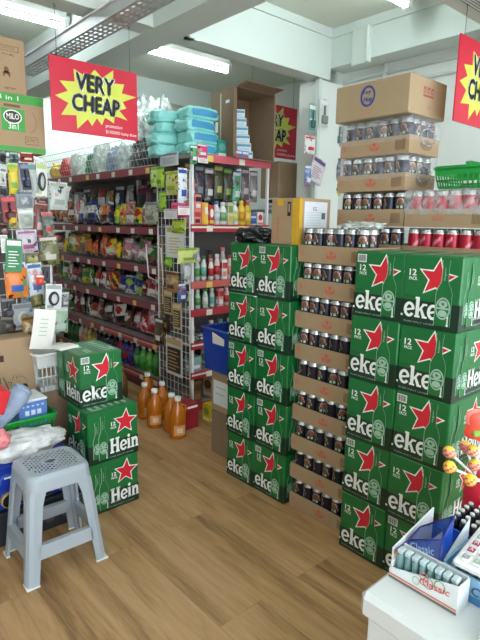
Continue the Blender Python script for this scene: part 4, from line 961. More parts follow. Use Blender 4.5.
# red carton, yellow cans pack, crisp bag at shelf foot
m = MB(); m.box(-.05, .05, -.06, .06, 0, .17, cm(150, 24, 40, .45), .003); P = Print(m, (-.05, -.06, 0), (1,0,0), (0,0,1), .1, .17); P.rect(.01, .09, .14, .155, PWHITE, 1)
p = at(191, 433, Z=0); o = m.build('red_carton', None, (p.x+.05, 2.62, 0)); tag(o, 'dark red carton on the floor beside the largest orange bottle', 'carton')
o = inst('product_box', box_mesh(.09, .08, .12, (206,180,40), (120,150,50), (232,226,160), 1), (2.055, 2.60, 0)); tag(o, 'yellow green carton on the floor at the shelf foot', 'box')
me = bag_mesh(.17, .33, .08, (176,20,36), (150,14,30), (226,186,40), 3, 77); o = inst('crisp_bag', me, (2.12, 2.47, .002), (-.10, 0, -.5)); tag(o, 'large red bag with yellow edge leaning beside the brown cartons', 'snack bag')
# cartons and blue bin behind the left pile
for k, (z, h) in enumerate(((0, .262), (.263, .25))):
    def mk_(m, w, d, h):
        P = Print(m, (-w/2, d/2, 0), (0,-1,0), (0,0,1), d, h)
        if k: P.rect(.02, .15, h*.15, h*.72, cm(214, 216, 220, .6), 1); P.rect(.04, .13, h*.55, h*.58, PGREY, 2); P.rect(.04, .12, h*.40, h*.43, PGREY, 2)
        P.rect(.004, d-.004, h-.008, h-.005, CARDE, 1)
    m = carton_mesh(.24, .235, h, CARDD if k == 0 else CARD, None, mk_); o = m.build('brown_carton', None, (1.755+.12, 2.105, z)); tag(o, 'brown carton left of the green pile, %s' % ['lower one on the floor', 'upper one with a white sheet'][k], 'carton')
m = MB(); m.M = Matrix.Translation((1.755, 2.06, .255)) @ Matrix.Rotation(math.radians(35), 4, 'Y'); m.box(-.005, 0, -.06, .05, -.13, 0, CARDE)
BB = mk('bin_blue', (26, 58, 150), .4)
t = thing('blue_bin', 'blue plastic bin on the brown cartons beside the green pile', 'bin', (1.80, 2.12, .514))
m = MB(); hh = .235
def wallb(a0, a1):
    m.grid(lambda u, v: tuple(Vector(a0).lerp(Vector(a1), u)*(1.0+.16*v) + Vector((0, 0, hh*v))), 2, 2, BB)
cn = [(-.09,-.10,0),(.09,-.10,0),(.09,.10,0),(-.09,.10,0)]
for k in range(4): wallb(cn[k], cn[(k+1) % 4])
m.poly([(x, y, .002) for x, y, _ in cn], BB); m.build('bin_body', t)
m = MB(); a, b = .107, .118
m.tube([(-a,-b,hh),(a,-b,hh),(a,b,hh),(-a,b,hh)], .008, BB, 6, closed=True); m.build('rim', t)
m = MB(); m.M = Matrix.Translation((1.705, 2.10, .665)) @ Matrix.Rotation(-.35, 4, 'Y') @ Matrix.Rotation(.35, 4, 'X'); m.box(-.002, .002, -.045, .045, -.06, .07, cm(226, 222, 210, .6)); o = m.build('paper_sheet'); tag(o, 'cream paper sheet stuck over the rim of the blue bin', 'paper')
# black bag, cartons on the pile tops
lump('black_bag', 'crumpled black plastic bag on top of the left green pile', (1.745, 1.87, 5*CH+.001), (.09, .10, .042), mk('black_bag_plastic', (24, 24, 28), .22, bump=.5, bscale=40), 3, .4)
def tape_marks(m, w, d, h):
    P = Print(m, (-w/2, d/2, 0), (0,-1,0), (0,0,1), d, h); TP = cm(206, 162, 34, .3)
    P.rect(d*.78, d-.001, .002, h-.002, TP, 1); P.rect(d*.22, d*.45, h*.84, h-.002, TP, 1)
    P.rect(d*.60, d*.72, h*.62, h*.92, PBLACK, 2); P.rect(d*.63, d*.69, h*.70, h*.88, CARD, 3)
    S = Print(m, (-w/2, -d/2, 0), (1,0,0), (0,0,1), w, h); S.rect(.002, .022, .002, h-.002, TP, 1); S.rect(.035, w-.025, .02, h*.93, cm(206, 210, 218, .6), 1); S.text('SG', w*.42, h*.74, .017, PBLACK, 2)
    for k in range(6): S.rect(.045, w*.70, h*(.42+.055*k), h*(.43+.055*k), PGREY, 2)
    S.rect(w*.70, w*.82, h*.56, h*.70, cm(90, 90, 96, .6), 2)
    P.text('FRAGILE', d*.30, h*.10, .014, PINKRED, 1, h*.5, .01, 0, PI/2); P.text('CARGO', d*.12, h*.08, .01, PINKRED, 1, h*.3, .01, 0, PI/2)
m = carton_mesh(.215, .170, .205, CARD, None, tape_marks); o = m.build('brown_carton', None, (1.70+.1075, 1.633, 5*CH+.001)); tag(o, 'brown carton with yellow tape and white shipping sheet standing on the left green pile', 'carton')
lump('plastic_film', 'loose clear film bunched on the tan trays beneath the emblem carton stack', (1.80, 1.28, 8*M1P+CANH+.006), (.09, .07, .016), CLEARB, 8, .4)

# shelf beyond and goods near the back wall
t = thing('side_shelf', 'plain white shelf unit beyond the cosmetics shelves', 'shelf unit', (2.80, 2.78, 0))
m = MB()
for z in (.4, .9, 1.42): m.box(0, .55, 0, .40, z-.025, z, SHELFM); m.box(0, .55, -.012, 0, z-.035, z+.004, cm(168, 30, 52, .4))
m.build('shelf', t); m = MB(); m.box(0, .03, .37, .40, 0, 1.5, WHITE); m.box(.52, .55, .37, .40, 0, 1.5, WHITE); m.build('upright', t)
m = carton_mesh(.26, .2, .27, CARD); o = m.build('brown_carton', None, (2.995, 2.925, 1.507)); tag(o, 'brown carton on the far shelf below the half-hidden red sign', 'carton')
for k, (px, c1, c2) in enumerate(((277, (206,206,204), BK), (287, (214,214,210), (60,60,64)), (297, (190,206,200), BK))):
    p = at(px, 193, Y=2.82); o = inst('product_box', box_mesh(.085, .10, .085, c1, c2, GR_, 0), (2.865+.095*k, 2.855, 1.421)); tag(o, 'small pale box, %s from the left under the brown carton on the far shelf' % ORD[k], 'box')
WY = {'Y': 2.45}; WX = {'X': 3.11}
for (q, pl, cols, st, lab, tl) in [
    ((309.5,104,316,131), WY, ((110,150,150),(50,90,90),WH), 3, 'dark teal tool pack hanging highest left on the corner column', 0),
    ((320,99,329,127), WY, ((206,210,206),(120,124,120),WH), 3, 'grey tool pack hanging highest right on the corner column', 0),
    ((305,136,315,154), WY, (WH,(224,224,224),(200,50,60)), 1, 'white pack with red top on the corner column', 0),
    ((314,159,327,184), WY, ((200,190,200),(214,200,206),(80,70,110)), 4, 'tilted colourful toy card on the corner column', .35),
    ((305,165,311,186), WY, ((120,140,180),(90,120,180),WH), 1, 'slim blue pack low on the corner column', 0),
    ((331,120,337,147), WX, ((70,140,150),(80,160,120),WH), 3, 'blue green tool pack on the right wall beside the column', 0),
    ((338,121,344,146), WX, ((150,170,160),(90,110,110),WH), 3, 'grey green tool pack on the right wall half behind the trays', 0),
    ((328,159,341,181), WX, ((26,28,40),(28,34,60),(60,80,140)), 1, 'black and blue pouch hanging on the right wall', 0),
    ((330,184,339,197), WX, ((214,200,60),(206,196,70),(80,80,60)), 1, 'yellow pouch hanging low on the right wall', .3)]:
    hang(*q, pl, cols, st, lab, 'hanging pack', tilt=tl, off=.02, group='packs hanging on the far wall')

# ------------------------------------------------------------------ left wire rack
RY = 2.60
t = thing('wire_rack', 'white wire display rack at left full of hanging packs below the cartons', 'rack', (.45, RY, 0))
m = MB(); xr = .555; zt = 1.615
m.tube([(xr, 0, 0), (xr, 0, zt-.06), (xr-.015, 0, zt-.02), (xr-.06, 0, zt), (-.25, 0, zt)], .011, WIRE, 8); m.build('front_post', t)
m = MB(); m.tube([(xr, .36, 0), (xr, .36, zt), (-.25, .36, zt)], .011, WIRE, 8)
for x in (xr-.06, .25, -.1): m.tube([(x, 0, zt), (x, .36, zt)], .008, WIRE, 6)
m.build('rear_post', t)
m = MB()
for k in range(11): x = -.24+k*.078; m.tube([(x, .004, .1), (x, .004, zt)], .0022, WIRE, 4)
for k in range(20): z = .1+k*.078; m.tube([(-.25, .004, z), (xr, .004, z)], .0022, WIRE, 4)
m.build('wire_grid', t)
LY = {'Y': RY}
t = thing('dimming_shelf_unit', 'dark shelf unit added behind the left wire rack to dim its background', 'shelf unit', (.66, 2.985, 0))  # added to darken what shows through the wire grid
m = MB(); m.box(-.42, .32, 0, .02, 0, 1.56, DARKBACK); m.build('end_panel', t)
m = MB(); m.box(-.42, .32, .02, 1.6, 0, .1, DARKBACK); m.box(-.05, -.02, .02, 1.6, .1, 1.5, DARKBACK)
for z in (.5, .9, 1.3): m.box(-.42, .32, .02, 1.6, z, z+.02, SHELFM)
m.build('shelf', t)
for (q, cols, st, lab, off) in [
    ((7,163,17,194), ((196,200,90),(210,190,60),(110,160,60)), 1, 'yellow toy pack hanging high on the left rack', .02),
    ((19,163,28,190), ((30,34,54),(36,40,66),(120,124,150)), 3, 'navy tool pack hanging high on the left rack', .02),
    ((27,163,36,197), ((180,186,184),(160,170,170),(90,130,130)), 0, 'grey blister pack right of the navy tool pack', .02),
    ((36,162,47,196), ((206,210,204),(60,62,62),(170,190,120)), 2, 'clear pack with dark oval cord at the rack edge', .03),
    ((0,196,15,222), ((120,24,36),(70,16,26),(190,60,60)), 3, 'maroon brush pack at the left frame edge of the rack', .05),
    ((16,191,33,208), ((140,146,152),(120,130,140),(80,90,110)), 0, 'grey blue blister pack in the middle of the left rack', .02),
    ((17,209,33,228), ((190,198,190),(150,160,150),(210,214,206)), 0, 'pale grey blister pack below the grey blue one', .02),
    ((0,151,6,164), ((40,44,44),(24,26,28),(90,120,120)), 2, 'black cord pack at the top left of the rack', .02),
    ((0,168,6,186), ((206,208,204),(190,194,190),(90,96,90)), 0, 'white round pack at the left edge of the rack', .03),
    ((34,199,48,237), ((84,56,52),(110,60,56),(170,150,140)), 1, 'brown patterned pack hanging on the rack right side', .02),
    ((9,214,17,228), ((210,180,50),(206,170,40),(120,90,40)), 1, 'small yellow pouch under the maroon brush pack', .06),
    ((16,230,36,253), ((206,206,212),(190,180,196),(150,80,120)), 1, 'white pack with purple label on the left rack', .03),
    ((6,239,22,272), ((40,130,80),(36,120,72),(220,224,214)), 4, 'green box pack with white label on the left rack', .06),
    ((0,235,7,253), ((222,222,218),(214,214,210),(180,180,176)), 4, 'white box left of the green box pack', .05),
    ((38,236,57,265), ((150,60,60),(110,110,70),(190,190,180)), 1, 'red and grey mixed pouch at the rack right side', .03),
    ((3,263,25,298), ((206,208,210),(214,120,40),(50,90,170)), 1, 'orange and white pouch with blue print on the left rack', .04),
    ((26,263,41,296), ((210,212,214),(196,204,210),(60,90,150)), 1, 'white pouch with blue strip beside the orange pouch', .03),
    ((36,275,44,285), ((220,80,60),(226,90,70),WH), 0, 'small coral disc pack near the orange pouch', .06),
    ((30,291,42,307), ((110,104,50),(96,92,46),(140,130,80)), 1, 'olive pouch below the white pouch', .03),
    ((12,303,33,329), ((150,154,158),(190,194,196),(110,114,120)), 2, 'grey cable pack low on the left rack', .03),
    ((21,316,36,341), ((160,124,50),(150,110,44),(90,70,40)), 1, 'mustard pouch low on the left rack', .05),
    ((46,284,62,309), ((216,220,222),(40,40,44),(160,160,164)), 2, 'white card with black cable hanging right of the rack', .10),
    ((61,292,69,307), ((150,152,152),(130,132,134),(200,200,200)), 1, 'small grey pouch at far right of the left rack', .02),
    ((52,307,68,333), ((170,186,170),(150,176,150),(190,200,190)), 1, 'pale green clear pouch above the beer case', .06),
    ((9,152,18,163), ((60,90,90),(50,70,76),(160,170,160)), 3, 'small dark teal pack at the top of the left rack', .012),
    ((20,152,33,162), ((176,60,50),(150,50,44),(220,200,190)), 1, 'small red pack at the top of the left rack', .012),
    ((0,186,7,196), ((44,46,52),(60,62,70),(120,124,130)), 2, 'small black cord pack above the maroon brush pack', .012),
    ((35,197,48,204), ((80,46,40),(96,60,50),(180,150,140)), 1, 'short brown pack under the clear pack with oval cord', .014),
    ((0,223,9,236), ((70,40,38),(56,36,36),(130,90,80)), 1, 'dark brown pouch left of the small yellow pouch', .014),
    ((33,226,41,252), ((60,70,96),(50,56,80),(150,156,176)), 3, 'slate blue pack right of the purple label pack', .014),
    ((41,212,52,236), ((140,130,120),(90,100,96),(190,60,60)), 1, 'mixed grey and red pouch near the rack post', .05),
    ((23,250,40,265), ((120,124,110),(150,150,80),(200,196,150)), 0, 'grey olive blister behind the green box pack', .014),
    ((41,262,50,284), ((60,60,66),(80,84,90),(170,174,178)), 2, 'dark cord pack above the white cable card', .014),
    ((0,297,14,318), ((52,50,54),(70,70,74),(120,120,126)), 3, 'black tool pack under the orange pouch', .014),
    ((24,298,32,316), ((90,96,100),(120,126,130),(60,90,150)), 1, 'grey blue pouch left of the olive pouch', .014),
    ((40,304,50,326), ((70,72,66),(110,100,70),(180,180,170)), 1, 'dark khaki pouch behind the white paper sheet', .014),
    ((0,316,20,334), ((70,66,62),(50,48,48),(120,110,100)), 0, 'dark blister pack lowest at the left edge', .014),
    ((49,182,67,210), ((190,194,190),(176,184,180),(140,150,140)), 1, 'grey clear bag hanging right of the rack post', .03)]:
    hang(*q, LY, cols, st, lab, 'hanging pack', off=off, tilt=random.uniform(-.09, .09), group='packs hanging on the left rack')
# cartons on the rack
def milo_marks(m, w, d, h):
    P = Print(m, (-w/2, -d/2, 0), (1,0,0), (0,0,1), w, h); MG = cm(58, 150, 58, .5)
    P.rect(.001, w-.001, h*.84, h-.002, MG, 1); P.rect(.001, w-.001, .003, h*.10, MG, 1); P.text('3 in 1', w*.55, h*.88, .02, PWHITE, 2, .09)
    P.rect(w*.57, w*.80, h*.36, h*.74, MG, 1); P.ell(w*.68, h*.60, w*.09, h*.12, PWHITE, 2); P.ell(w*.68, h*.60, w*.08, h*.10, cm(60, 36, 26, .5), 3); P.text('MILO', w*.62, h*.56, .025, PWHITE, 4, .056, .012)
    P.text('3in1', w*.635, h*.39, .028, PWHITE, 2, .045, .012); P.rect(w*.60, w*.76, h*.765, h*.81, CARDE, 1)
    P.arc(w*.84, h*.55, .035, .05, .002, .002, -90, 60, CARDE, 1, 10)
    P.rect(w*.79, w*.925, h*.15, h*.29, CARDE, 1); P.rect(w*.795, w*.92, h*.16, h*.28, CARD, 2); P.text('20 PKT', w*.80, h*.19, .018, CARDE, 3, .05)
    P.text('ENERGY FOOD DRINK', w*.30, h*.13, .012, PINKRED, 1, .09)
a = at(0, 149, Y=2.585); b = at(46, 152, Y=2.585); tz = at(46, 97, Y=2.585).z
wM = .46; hM = tz-b.z+.006
m = carton_mesh(wM, .30, hM, CARD, None, milo_marks); o = m.build('drink_carton', None, (b.x-wM/2, 2.55+.15+.035, zt+.0125)); tag(o, 'brown carton with green bands on the left rack top', 'carton')
def up_marks(m, w, d, h):
    P = Print(m, (-w/2, -d/2, 0), (1,0,0), (0,0,1), w, h); OR = cm(214, 110, 60, .6)
    P.text('GOOD', w*.30, h*.62, .035, OR, 1, .12, .03); P.text('TEA', w*.38, h*.46, .035, OR, 1, .08, .03)
    P.rect(w*.70, w*.93, h*.76, h*.86, CARDE, 1); P.rect(w*.71, w*.92, h*.77, h*.85, CARD, 2); P.text('CARTON', w*.73, h*.79, .012, CARDE, 3, .06)
    P.text('10 X 1 BAG', w*.74, h*.68, .010, PBLACK, 1, .055)
    P.ell(w*.78, h*.42, .011, .014, CARDE, 1); P.rect(w*.74, w*.76, h*.30, h*.38, CARDE, 1); P.rect(w*.80, w*.82, h*.30, h*.38, CARDE, 1); P.rect(w*.755, w*.81, h*.34, h*.40, CARDE, 1); P.text('NET WT', w*.75, h*.07, .010, PBLACK, 1, .05)
a = at(27, 92, Y=2.605); b = at(25.5, 38, Y=2.605)
m = carton_mesh(.40, .28, b.z-a.z+.004, CARD, None, up_marks); o = m.build('brown_carton', None, (a.x-.20, 2.605+.14, zt+.0135+hM)); tag(o, 'plain brown carton highest at left above the green-banded carton', 'carton')

# ------------------------------------------------------------------ left floor pile
m = MB(); m.box(-.24, .24, -.17, .19, 0, .145, cm(34, 36, 42, .5), .006)
P = Print(m, (-.24, -.17, 0), (1,0,0), (0,0,1), .48, .145)
for k in range(6): P.ell(.06+k*.075, .05, .022, .016, cm(70, 74, 84, .5), 1, 12)
o = m.build('crate', None, (.615, 2.22, 0)); tag(o, 'black crate on the floor behind the grey stool', 'crate')
BLUEP = mk('blue_wrap', (24, 52, 158), .3, bump=.2); GOLD = mk('gold_can', (176, 156, 92), .3, .4)
t = thing('can_pack', 'blue wrapped pack of gold cans on the black crate behind the stool', 'can pack', (.615, 2.18, .146))
m = MB(); m.box(-.23, .23, -.12, .22, .0, .205, BLUEP, .015)
P = Print(m, (-.23, -.12, 0), (1,0,0), (0,0,1), .46, .225); PBL2 = cm(70, 110, 200, .35)
for k in range(4): P.arc(.10+k*.09, .13, .03, .03, .008, .008, 20, 200, PBL2, 1, 10); P.rect(.08+k*.1, .12+k*.1, .14, .148, PWHITE, 2)
m.build('wrap', t)
for k in range(6):
    m = MB(); m.M = Matrix.Translation((-.19+k*.076, -.105, .05)) @ Matrix.Rotation(PI/2, 4, 'X'); m.lathe([(.026,0),(.033,.004),(.033,.028),(.028,.032),(.024,.030)], [GOLD,GOLD,GOLD,BLACKP], n=14); m.build('can', t)
m = carton_mesh(.42, .17, .035, CARDE); o = m.build('brown_carton', None, (.62, 2.315, .352)); tag(o, 'flat brown carton under the green basket behind the stool', 'carton')
# white carrier bag draped in front
m = MB(); PB = film('white_carrier_bag', (232, 234, 236), .98, .3, 14)
def bagp(u, v):
    x = .40+.43*u; y = 2.035-.045*v*(1-v)*4*.4+.18*max(0, v-.5)*1.2; z = .36+.14*math.sin(min(1, v*1.25)*PI/2) - .02*u
    n = noise.noise(Vector((u*5, v*5, 0)))*.022+abs(noise.noise(Vector((u*11, v*12, 4))))*.014
    return (x, y-n-.055, z+n*.5)
lump('carrier_bag', 'white plastic carrier bag with small red prints behind the grey stool', (.63, 2.115, .353), (.20, .085, .056), PB, 5, .2, 'plastic bag', 2.5, None, 5)
lump('net_bag', 'pink mesh bag at the left frame edge beside the stool', (.548, 2.045, .43), (.045, .035, .045), mk('pink_net', (232, 140, 146), .5, bump=.6, bscale=90), 11, .3)
m = MB()
basket('green_basket', 'green basket behind the white carrier bag holding a blue box', .46, .20, .062, GREENP, (.625, 2.325, .388), 0, .92)
zb = .398
def tb_marks(m, w, d, h):
    P = Print(m, (-w/2, -d/2, 0), (1,0,0), (0,0,1), w, h); WQ = cm(206, 216, 230, .5)
    for r in range(2):
        for k in range(3): P.rect(w*(.22+.21*k), w*(.36+.21*k), h*(.16+.32*r), h*(.36+.32*r), WQ, 1)
    for k in range(5): P.rect(w*(.12+.17*k), w*(.20+.17*k), h*.82, h*.88, WQ, 1)
t = thing('blue_basket', 'small blue perforated basket with white top in the green basket', 'basket', (.764, 2.325, zb), .02)
m = MB(); m.box(-.064, .064, -.062, .080, 0, .115, cm(88, 128, 196, .45), .004); tb_marks(m, .128, .124, .115); m.build('basket_body', t)
m = MB(); m.box(-.067, .067, -.066, .085, .115, .128, cm(226, 230, 236, .6), .005); m.build('white_top', t)
# grey-blue cloth roll, red box
DEN = mk('cloth_grey_blue', (150, 164, 190), .8, var=.12, scale=40, bump=.3)
t = thing('cloth_roll', 'grey blue rolled umbrella bag with knotted end leaning on the left pile', 'cloth roll', (0, 0, 0))
m = MB(); a = at(-8, 432, Y=2.22); b = at(23, 389, Y=2.24)
m.tube([a, a.lerp(b, .3), a.lerp(b, .55), a.lerp(b, .8), b], [.026, .034, .043, .048, .040], DEN, 14); m.build('roll', t)
m = MB(); d = (b-a).normalized(); s1 = d.orthogonal().normalized(); s2 = d.cross(s1)
for q in range(3): m.tube([b+d*.004*q+(s1*math.cos(k*PI/6)+s2*math.sin(k*PI/6))*(.036-.011*q) for k in range(12)], .008, DEN, 6, closed=True)
m.tube([b+d*.018+s1*.015, b+d*.022, b+d*.018-s1*.015], .006, BLACKP, 6); m.build('knot', t)
m = MB(); m.M = Matrix.Rotation(.35, 4, 'Y'); m.box(-.09, .02, -.05, .05, 0, .10, cm(206, 34, 46, .4), .004)
m.M = Matrix()
p = at(0, 410, Y=2.17); o = m.build('red_box', None, (p.x-.02, 2.165, p.z)); tag(o, 'bright red box at the left edge beside the cloth roll', 'box')
# cardboard carton with upside-down writing
p0 = at(34, 337, Y=2.44)
def cal_marks(m, w, d, h):
    P = Print(m, (-w/2, -d/2, 0), (1,0,0), (0,0,1), w, h); DB = cm(90, 62, 40, .7)
    P.text('CARTON', w*.90, h*.42, .075, DB, 1, .34, 0, 0, PI); P.text('CARTON', w*.896, h*.416, .068, CARD, 2, .325, -.012, 0, PI)
    P.rect(w*.30, w*.66, h*.66, h*.76, cm(60, 24, 30, .6), 1)
zc = .47; hC = p0.z-zc+.005; wC = .42
m = carton_mesh(wC, .13, hC, CARD, None, cal_marks); o = m.build('brown_carton', None, (p0.x-wC/2, 2.44+.066, zc)); tag(o, 'brown carton with upside-down lettering below the left rack', 'carton')
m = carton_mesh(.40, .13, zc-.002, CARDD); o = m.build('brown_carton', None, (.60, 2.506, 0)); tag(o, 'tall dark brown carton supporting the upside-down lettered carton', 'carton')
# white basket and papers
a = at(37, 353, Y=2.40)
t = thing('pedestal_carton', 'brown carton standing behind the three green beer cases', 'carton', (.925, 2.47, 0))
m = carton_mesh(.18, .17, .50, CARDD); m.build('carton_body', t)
basket('white_basket', 'white slotted plastic basket behind the sideways beer case', .20, .18, .185, mk('basket_white', (206, 208, 208), .4), (.935, 2.475, .502), 0, .86)
PAPER = cm(230, 228, 222, .6)
def paper(name, lab, q0, q1, Y, tilt, rows_=5):
    a = at(q0[0], q0[1], Y=Y); b = at(q1[0], q1[1], Y=Y); w = abs(b.x-a.x); h = abs(a.z-b.z)
    m = MB(); m.M = Matrix.Rotation(tilt, 4, 'Y')
    m.grid(lambda u, v: ((u-.5)*w, -.02*math.sin(v*2.2), -h+h*v), 6, 8, PAPER, True); m.grid(lambda u, v: ((u-.5)*w, -.02*math.sin(v*2.2)+.002, -h+h*v), 6, 8, PAPER, True, None, None, True)
    for k in range(rows_): m.poly([(-w*.2, -.0215*math.sin((.35+.1*k)*2.2)-.002, -h*(.65-.1*k)), (w*.15, -.0215*math.sin((.35+.1*k)*2.2)-.002, -h*(.65-.1*k)), (w*.15, -.0215*math.sin((.37+.1*k)*2.2)-.002, -h*(.63-.1*k)), (-w*.2, -.0215*math.sin((.37+.1*k)*2.2)-.002, -h*(.63-.1*k))], PGREY)
    o = m.build(name, None, ((a.x+b.x)/2, Y, max(a.z, b.z))); tag(o, lab, 'paper'); return o
paper('paper_sheet', 'white printed paper sheet standing in the white basket', (33, 310), (57, 347), 2.40, .15)
m = MB(); m.box(-.05, .05, -.04, .04, 0, .012, PAPER, .003); p = at(66, 339, Y=2.3); o = m.build('paper_pad', None, (.93, 2.275, 3*CH+.001), .2); tag(o, 'small white paper pad on the back of the sideways beer case', 'paper')

# ------------------------------------------------------------------ grey stool
SX, SY, SH = .682, 1.864, .408
t = thing('plastic_stool', 'grey plastic stool with perforated seat on the wooden floor', 'stool', (SX, SY, 0), -.02)
HB, HT = (.156, .144), (.116, .108)
def half(z): f = z/SH; return HB[0]+(HT[0]-HB[0])*f, HB[1]+(HT[1]-HB[1])*f
def rsq(a, b, r, n=6):
    pts = []
    for cx, cy, a0 in ((a-r, b-r, 0), (-a+r, b-r, 90), (-a+r, -b+r, 180), (a-r, -b+r, 270)):
        for k in range(n+1): q = math.radians(a0+90*k/n); pts.append((cx+r*math.cos(q), cy+r*math.sin(q)))
    return pts
m = MB()
zs = [(SH-.062, .002), (SH-.02, .003), (SH-.006, .0), (SH, -.010)]
rings = []
for z, g in zs:
    a, b = half(z); rings.append(m.verts([(x, y, z) for x, y in rsq(a+g, b+g, .045)]))
n = 28
for k in range(3):
    for q in range(n): m.face([rings[k]+q, rings[k]+(q+1) % n, rings[k+1]+(q+1) % n, rings[k+1]+q], STOOLM, True)
ta, tb = half(SH); ta -= .010; tb -= .010
NG = 37
def inside(x, y, g):
    dx = max(0, abs(x)-(ta-g-.035)); dy = max(0, abs(y)-(tb-g-.035)); return math.hypot(dx, dy) < .035
def hole(a, b):
    x = (-1+2*(a+.5)/NG)*ta; y = (-1+2*(b+.5)/NG)*tb
    if not inside(x, y, .0): return True
    if (x/.020)**2+(y/.012)**2 < 1: return True
    if inside(x, y, .020) and (x/.032)**2+(y/.024)**2 > 1: return a % 2 == 1 and b % 4 in ((1, 2) if (a//2) % 2 else (3, 0))
    return False
m.grid(lambda u, v: ((2*u-1)*ta, (2*v-1)*tb, SH-.0015), NG, NG, STOOLM, False, None, hole)
pr = rsq(ta, tb, .035); pi_ = rsq(ta-.008, tb-.008, .03)
i = m.verts([(x, y, SH) for x, y in pr]); j = m.verts([(x, y, SH-.0012) for x, y in pi_])
for q in range(n): m.face([i+q, i+(q+1) % n, j+(q+1) % n, j+q], STOOLM, True)
m.build('seat', t)
def leg(sx, sy):
    m = MB(); zz = [0, .012, .10, .20, .30, SH-.055]
    prof = []
    for z in zs2(zz):
        a, b = half(z); wl = .056-.012*(1-z/SH)+(.018*max(0, (z-.30)/.07)**2 if z > .30 else 0)
        c = .022; th = .010
        P = [(a-wl, b), (a-c, b), (a-c*.3, b-c*.3), (a, b-c), (a, b-wl), (a-th, b-wl), (a-th, b-c-.002), (a-c*.5-th*.7, b-c*.5-th*.7), (a-c-.002, b-th), (a-wl, b-th)]
        prof.append((z, P))
    R = [m.verts([(sx*x, sy*y, z) for x, y in P]) for z, P in prof]; n = 10
    for k in range(len(R)-1):
        for q in range(n):
            f = [R[k]+q, R[k]+(q+1) % n, R[k+1]+(q+1) % n, R[k+1]+q]
            m.face(f if sx*sy < 0 else f[::-1], STOOLM)
    f = [R[0]+q for q in range(n)]; m.face(f, STOOLM)
    a, b = half(.006); wl = .046; m.box(*sorted((sx*(a-wl), sx*(a+.002))), *sorted((sy*(b-.012), sy*(b+.002))), 0, .006, WHITE); m.box(*sorted((sx*(a-.012), sx*(a+.002))), *sorted((sy*(b-wl), sy*(b-.012))), 0, .006, WHITE)
    m.build('leg', t)
def zs2(z): return z
for sx in (-1, 1):
    for sy in (-1, 1): leg(sx, sy)
def stretch(axis, s):
    m = MB(); z0, z1 = .098, .150
    a0, b0 = half(z0); a1, b1 = half(z1); th = .008; wl = .040
    if axis == 'y':
        v = [(-a0+wl, s*b0, z0), (a0-wl, s*b0, z0), (a1-wl, s*b1, z1), (-a1+wl, s*b1, z1)]; q = [(x, y-s*th*2.5, z) for x, y, z in v]
    else:
        v = [(s*a0, -b0+wl, z0), (s*a0, b0-wl, z0), (s*a1, b1-wl, z1), (s*a1, -b1+wl, z1)]; q = [(x-s*th*2.5, y, z) for x, y, z in v]
    i = m.verts(v+q)
    for f in ((0,1,2,3),(7,6,5,4),(0,4,5,1),(1,5,6,2),(2,6,7,3),(3,7,4,0)): m.face([i+k for k in f], STOOLM)
    m.build('stretcher', t)
for s in (-1, 1): stretch('y', s); stretch('x', s)

# ------------------------------------------------------------------ counter with small goods
KX, KY, KZ = .684, .45, .70
WC = mk('counter_white', (206, 210, 212), .35, var=.04)
t = thing('counter', 'white counter cabinet at the lower right corner', 'counter', (KX, KY, 0))
m = MB(); m.box(.012, .9, -.9, -.012, 0, KZ-.05, WC, .004); m.build('cabinet', t)
m = MB(); m.box(0, .92, -.92, .0, KZ-.05, KZ, WC, .010); m.build('worktop', t)
# lighter display
LX = .755; y0, y1 = .312, .437
t = thing('lighter_display', 'white display box of teal lighters on the counter corner', 'display box', (LX, (y0+y1)/2, KZ+.0005), 0)
hw = (y1-y0)/2; WHT = cm(218, 222, 226, .4); TEAL = mk('lighter_teal', (128, 168, 172), .2, var=.1, trans=.2)
m = MB()
def prism(pts, x0, x1, mat):
    i = m.verts([(x0, y, z) for y, z in pts]+[(x1, y, z) for y, z in pts]); n = len(pts)
    m.face([i+k for k in range(n)], mat); m.face([i+n+k for k in range(n)][::-1], mat)
    for k in range(n): m.face([i+k, i+n+k, i+n+(k+1) % n, i+(k+1) % n], mat)
prism([(hw, 0), (-hw, 0), (-hw, .052), (hw, .018)][::-1], 0, .003, WHT)
m.box(.003, .042, -hw, hw, 0, .003, WHT); m.box(.003, .042, -hw, -hw+.003, .003, .048, WHT); m.box(.003, .042, hw-.003, hw, .003, .03, WHT); m.box(.039, .042, -hw+.003, hw-.003, .003, .05, WHT)
P = Print(m, (0, hw, 0), (0,-1,0), (0,0,1), 2*hw, .052)
OR2 = cm(226, 120, 70, .4)
P.poly([(0, .007), (2*hw, .007), (2*hw, .010), (0, .010)], OR2, 1); P.rect(0, 2*hw, 0, .005, cm(120, 110, 108, .4), 1)
for k, (c, x, y, q) in enumerate((((150,190,160), .052, .022, .007), ((120,150,130), .074, .029, .010), ((110,150,110), .094, .034, .010), ((226,120,110), .066, .036, .008))): P.arc(x, y, q, q*1.1, .0018, .0018, 0, 360, cm(*c, rough=.4), 1, 16)
P.text('Classic', .058, .020, .013, cm(220, 80, 70, .4), 3, .054, .006, .2, .12)
m.build('display_tray', t)
for k in range(8):
    m = MB(); x = .018; y = hw-.012-k*.0143
    m.lathe([(.0055,0),(.0062,.002),(.0062,.040),(.0055,.042)], TEAL, (x, y, .004), 10, sx=1.5); m.box(x-.008, x+.008, y-.0055, y+.0055, .046, .054, cm(176, 196, 200, .3), .0015); m.lathe([(.003,.044),(.003,.049)], STEEL, (x-.001, y, .004), 8)
    m.build('lighter', t)
m = MB(); hw_ = hw+.0005      # printed side flap standing along the far side
m.box(.010, .150, hw_, hw_+.0025, 0, .052, WHT)
i = m.verts([(.012, hw_, .052), (.150, hw_, .052), (.150, hw_, .078), (.012, hw_, .052), (.012, hw_+.0025, .052), (.150, hw_+.0025, .052), (.150, hw_+.0025, .078)])
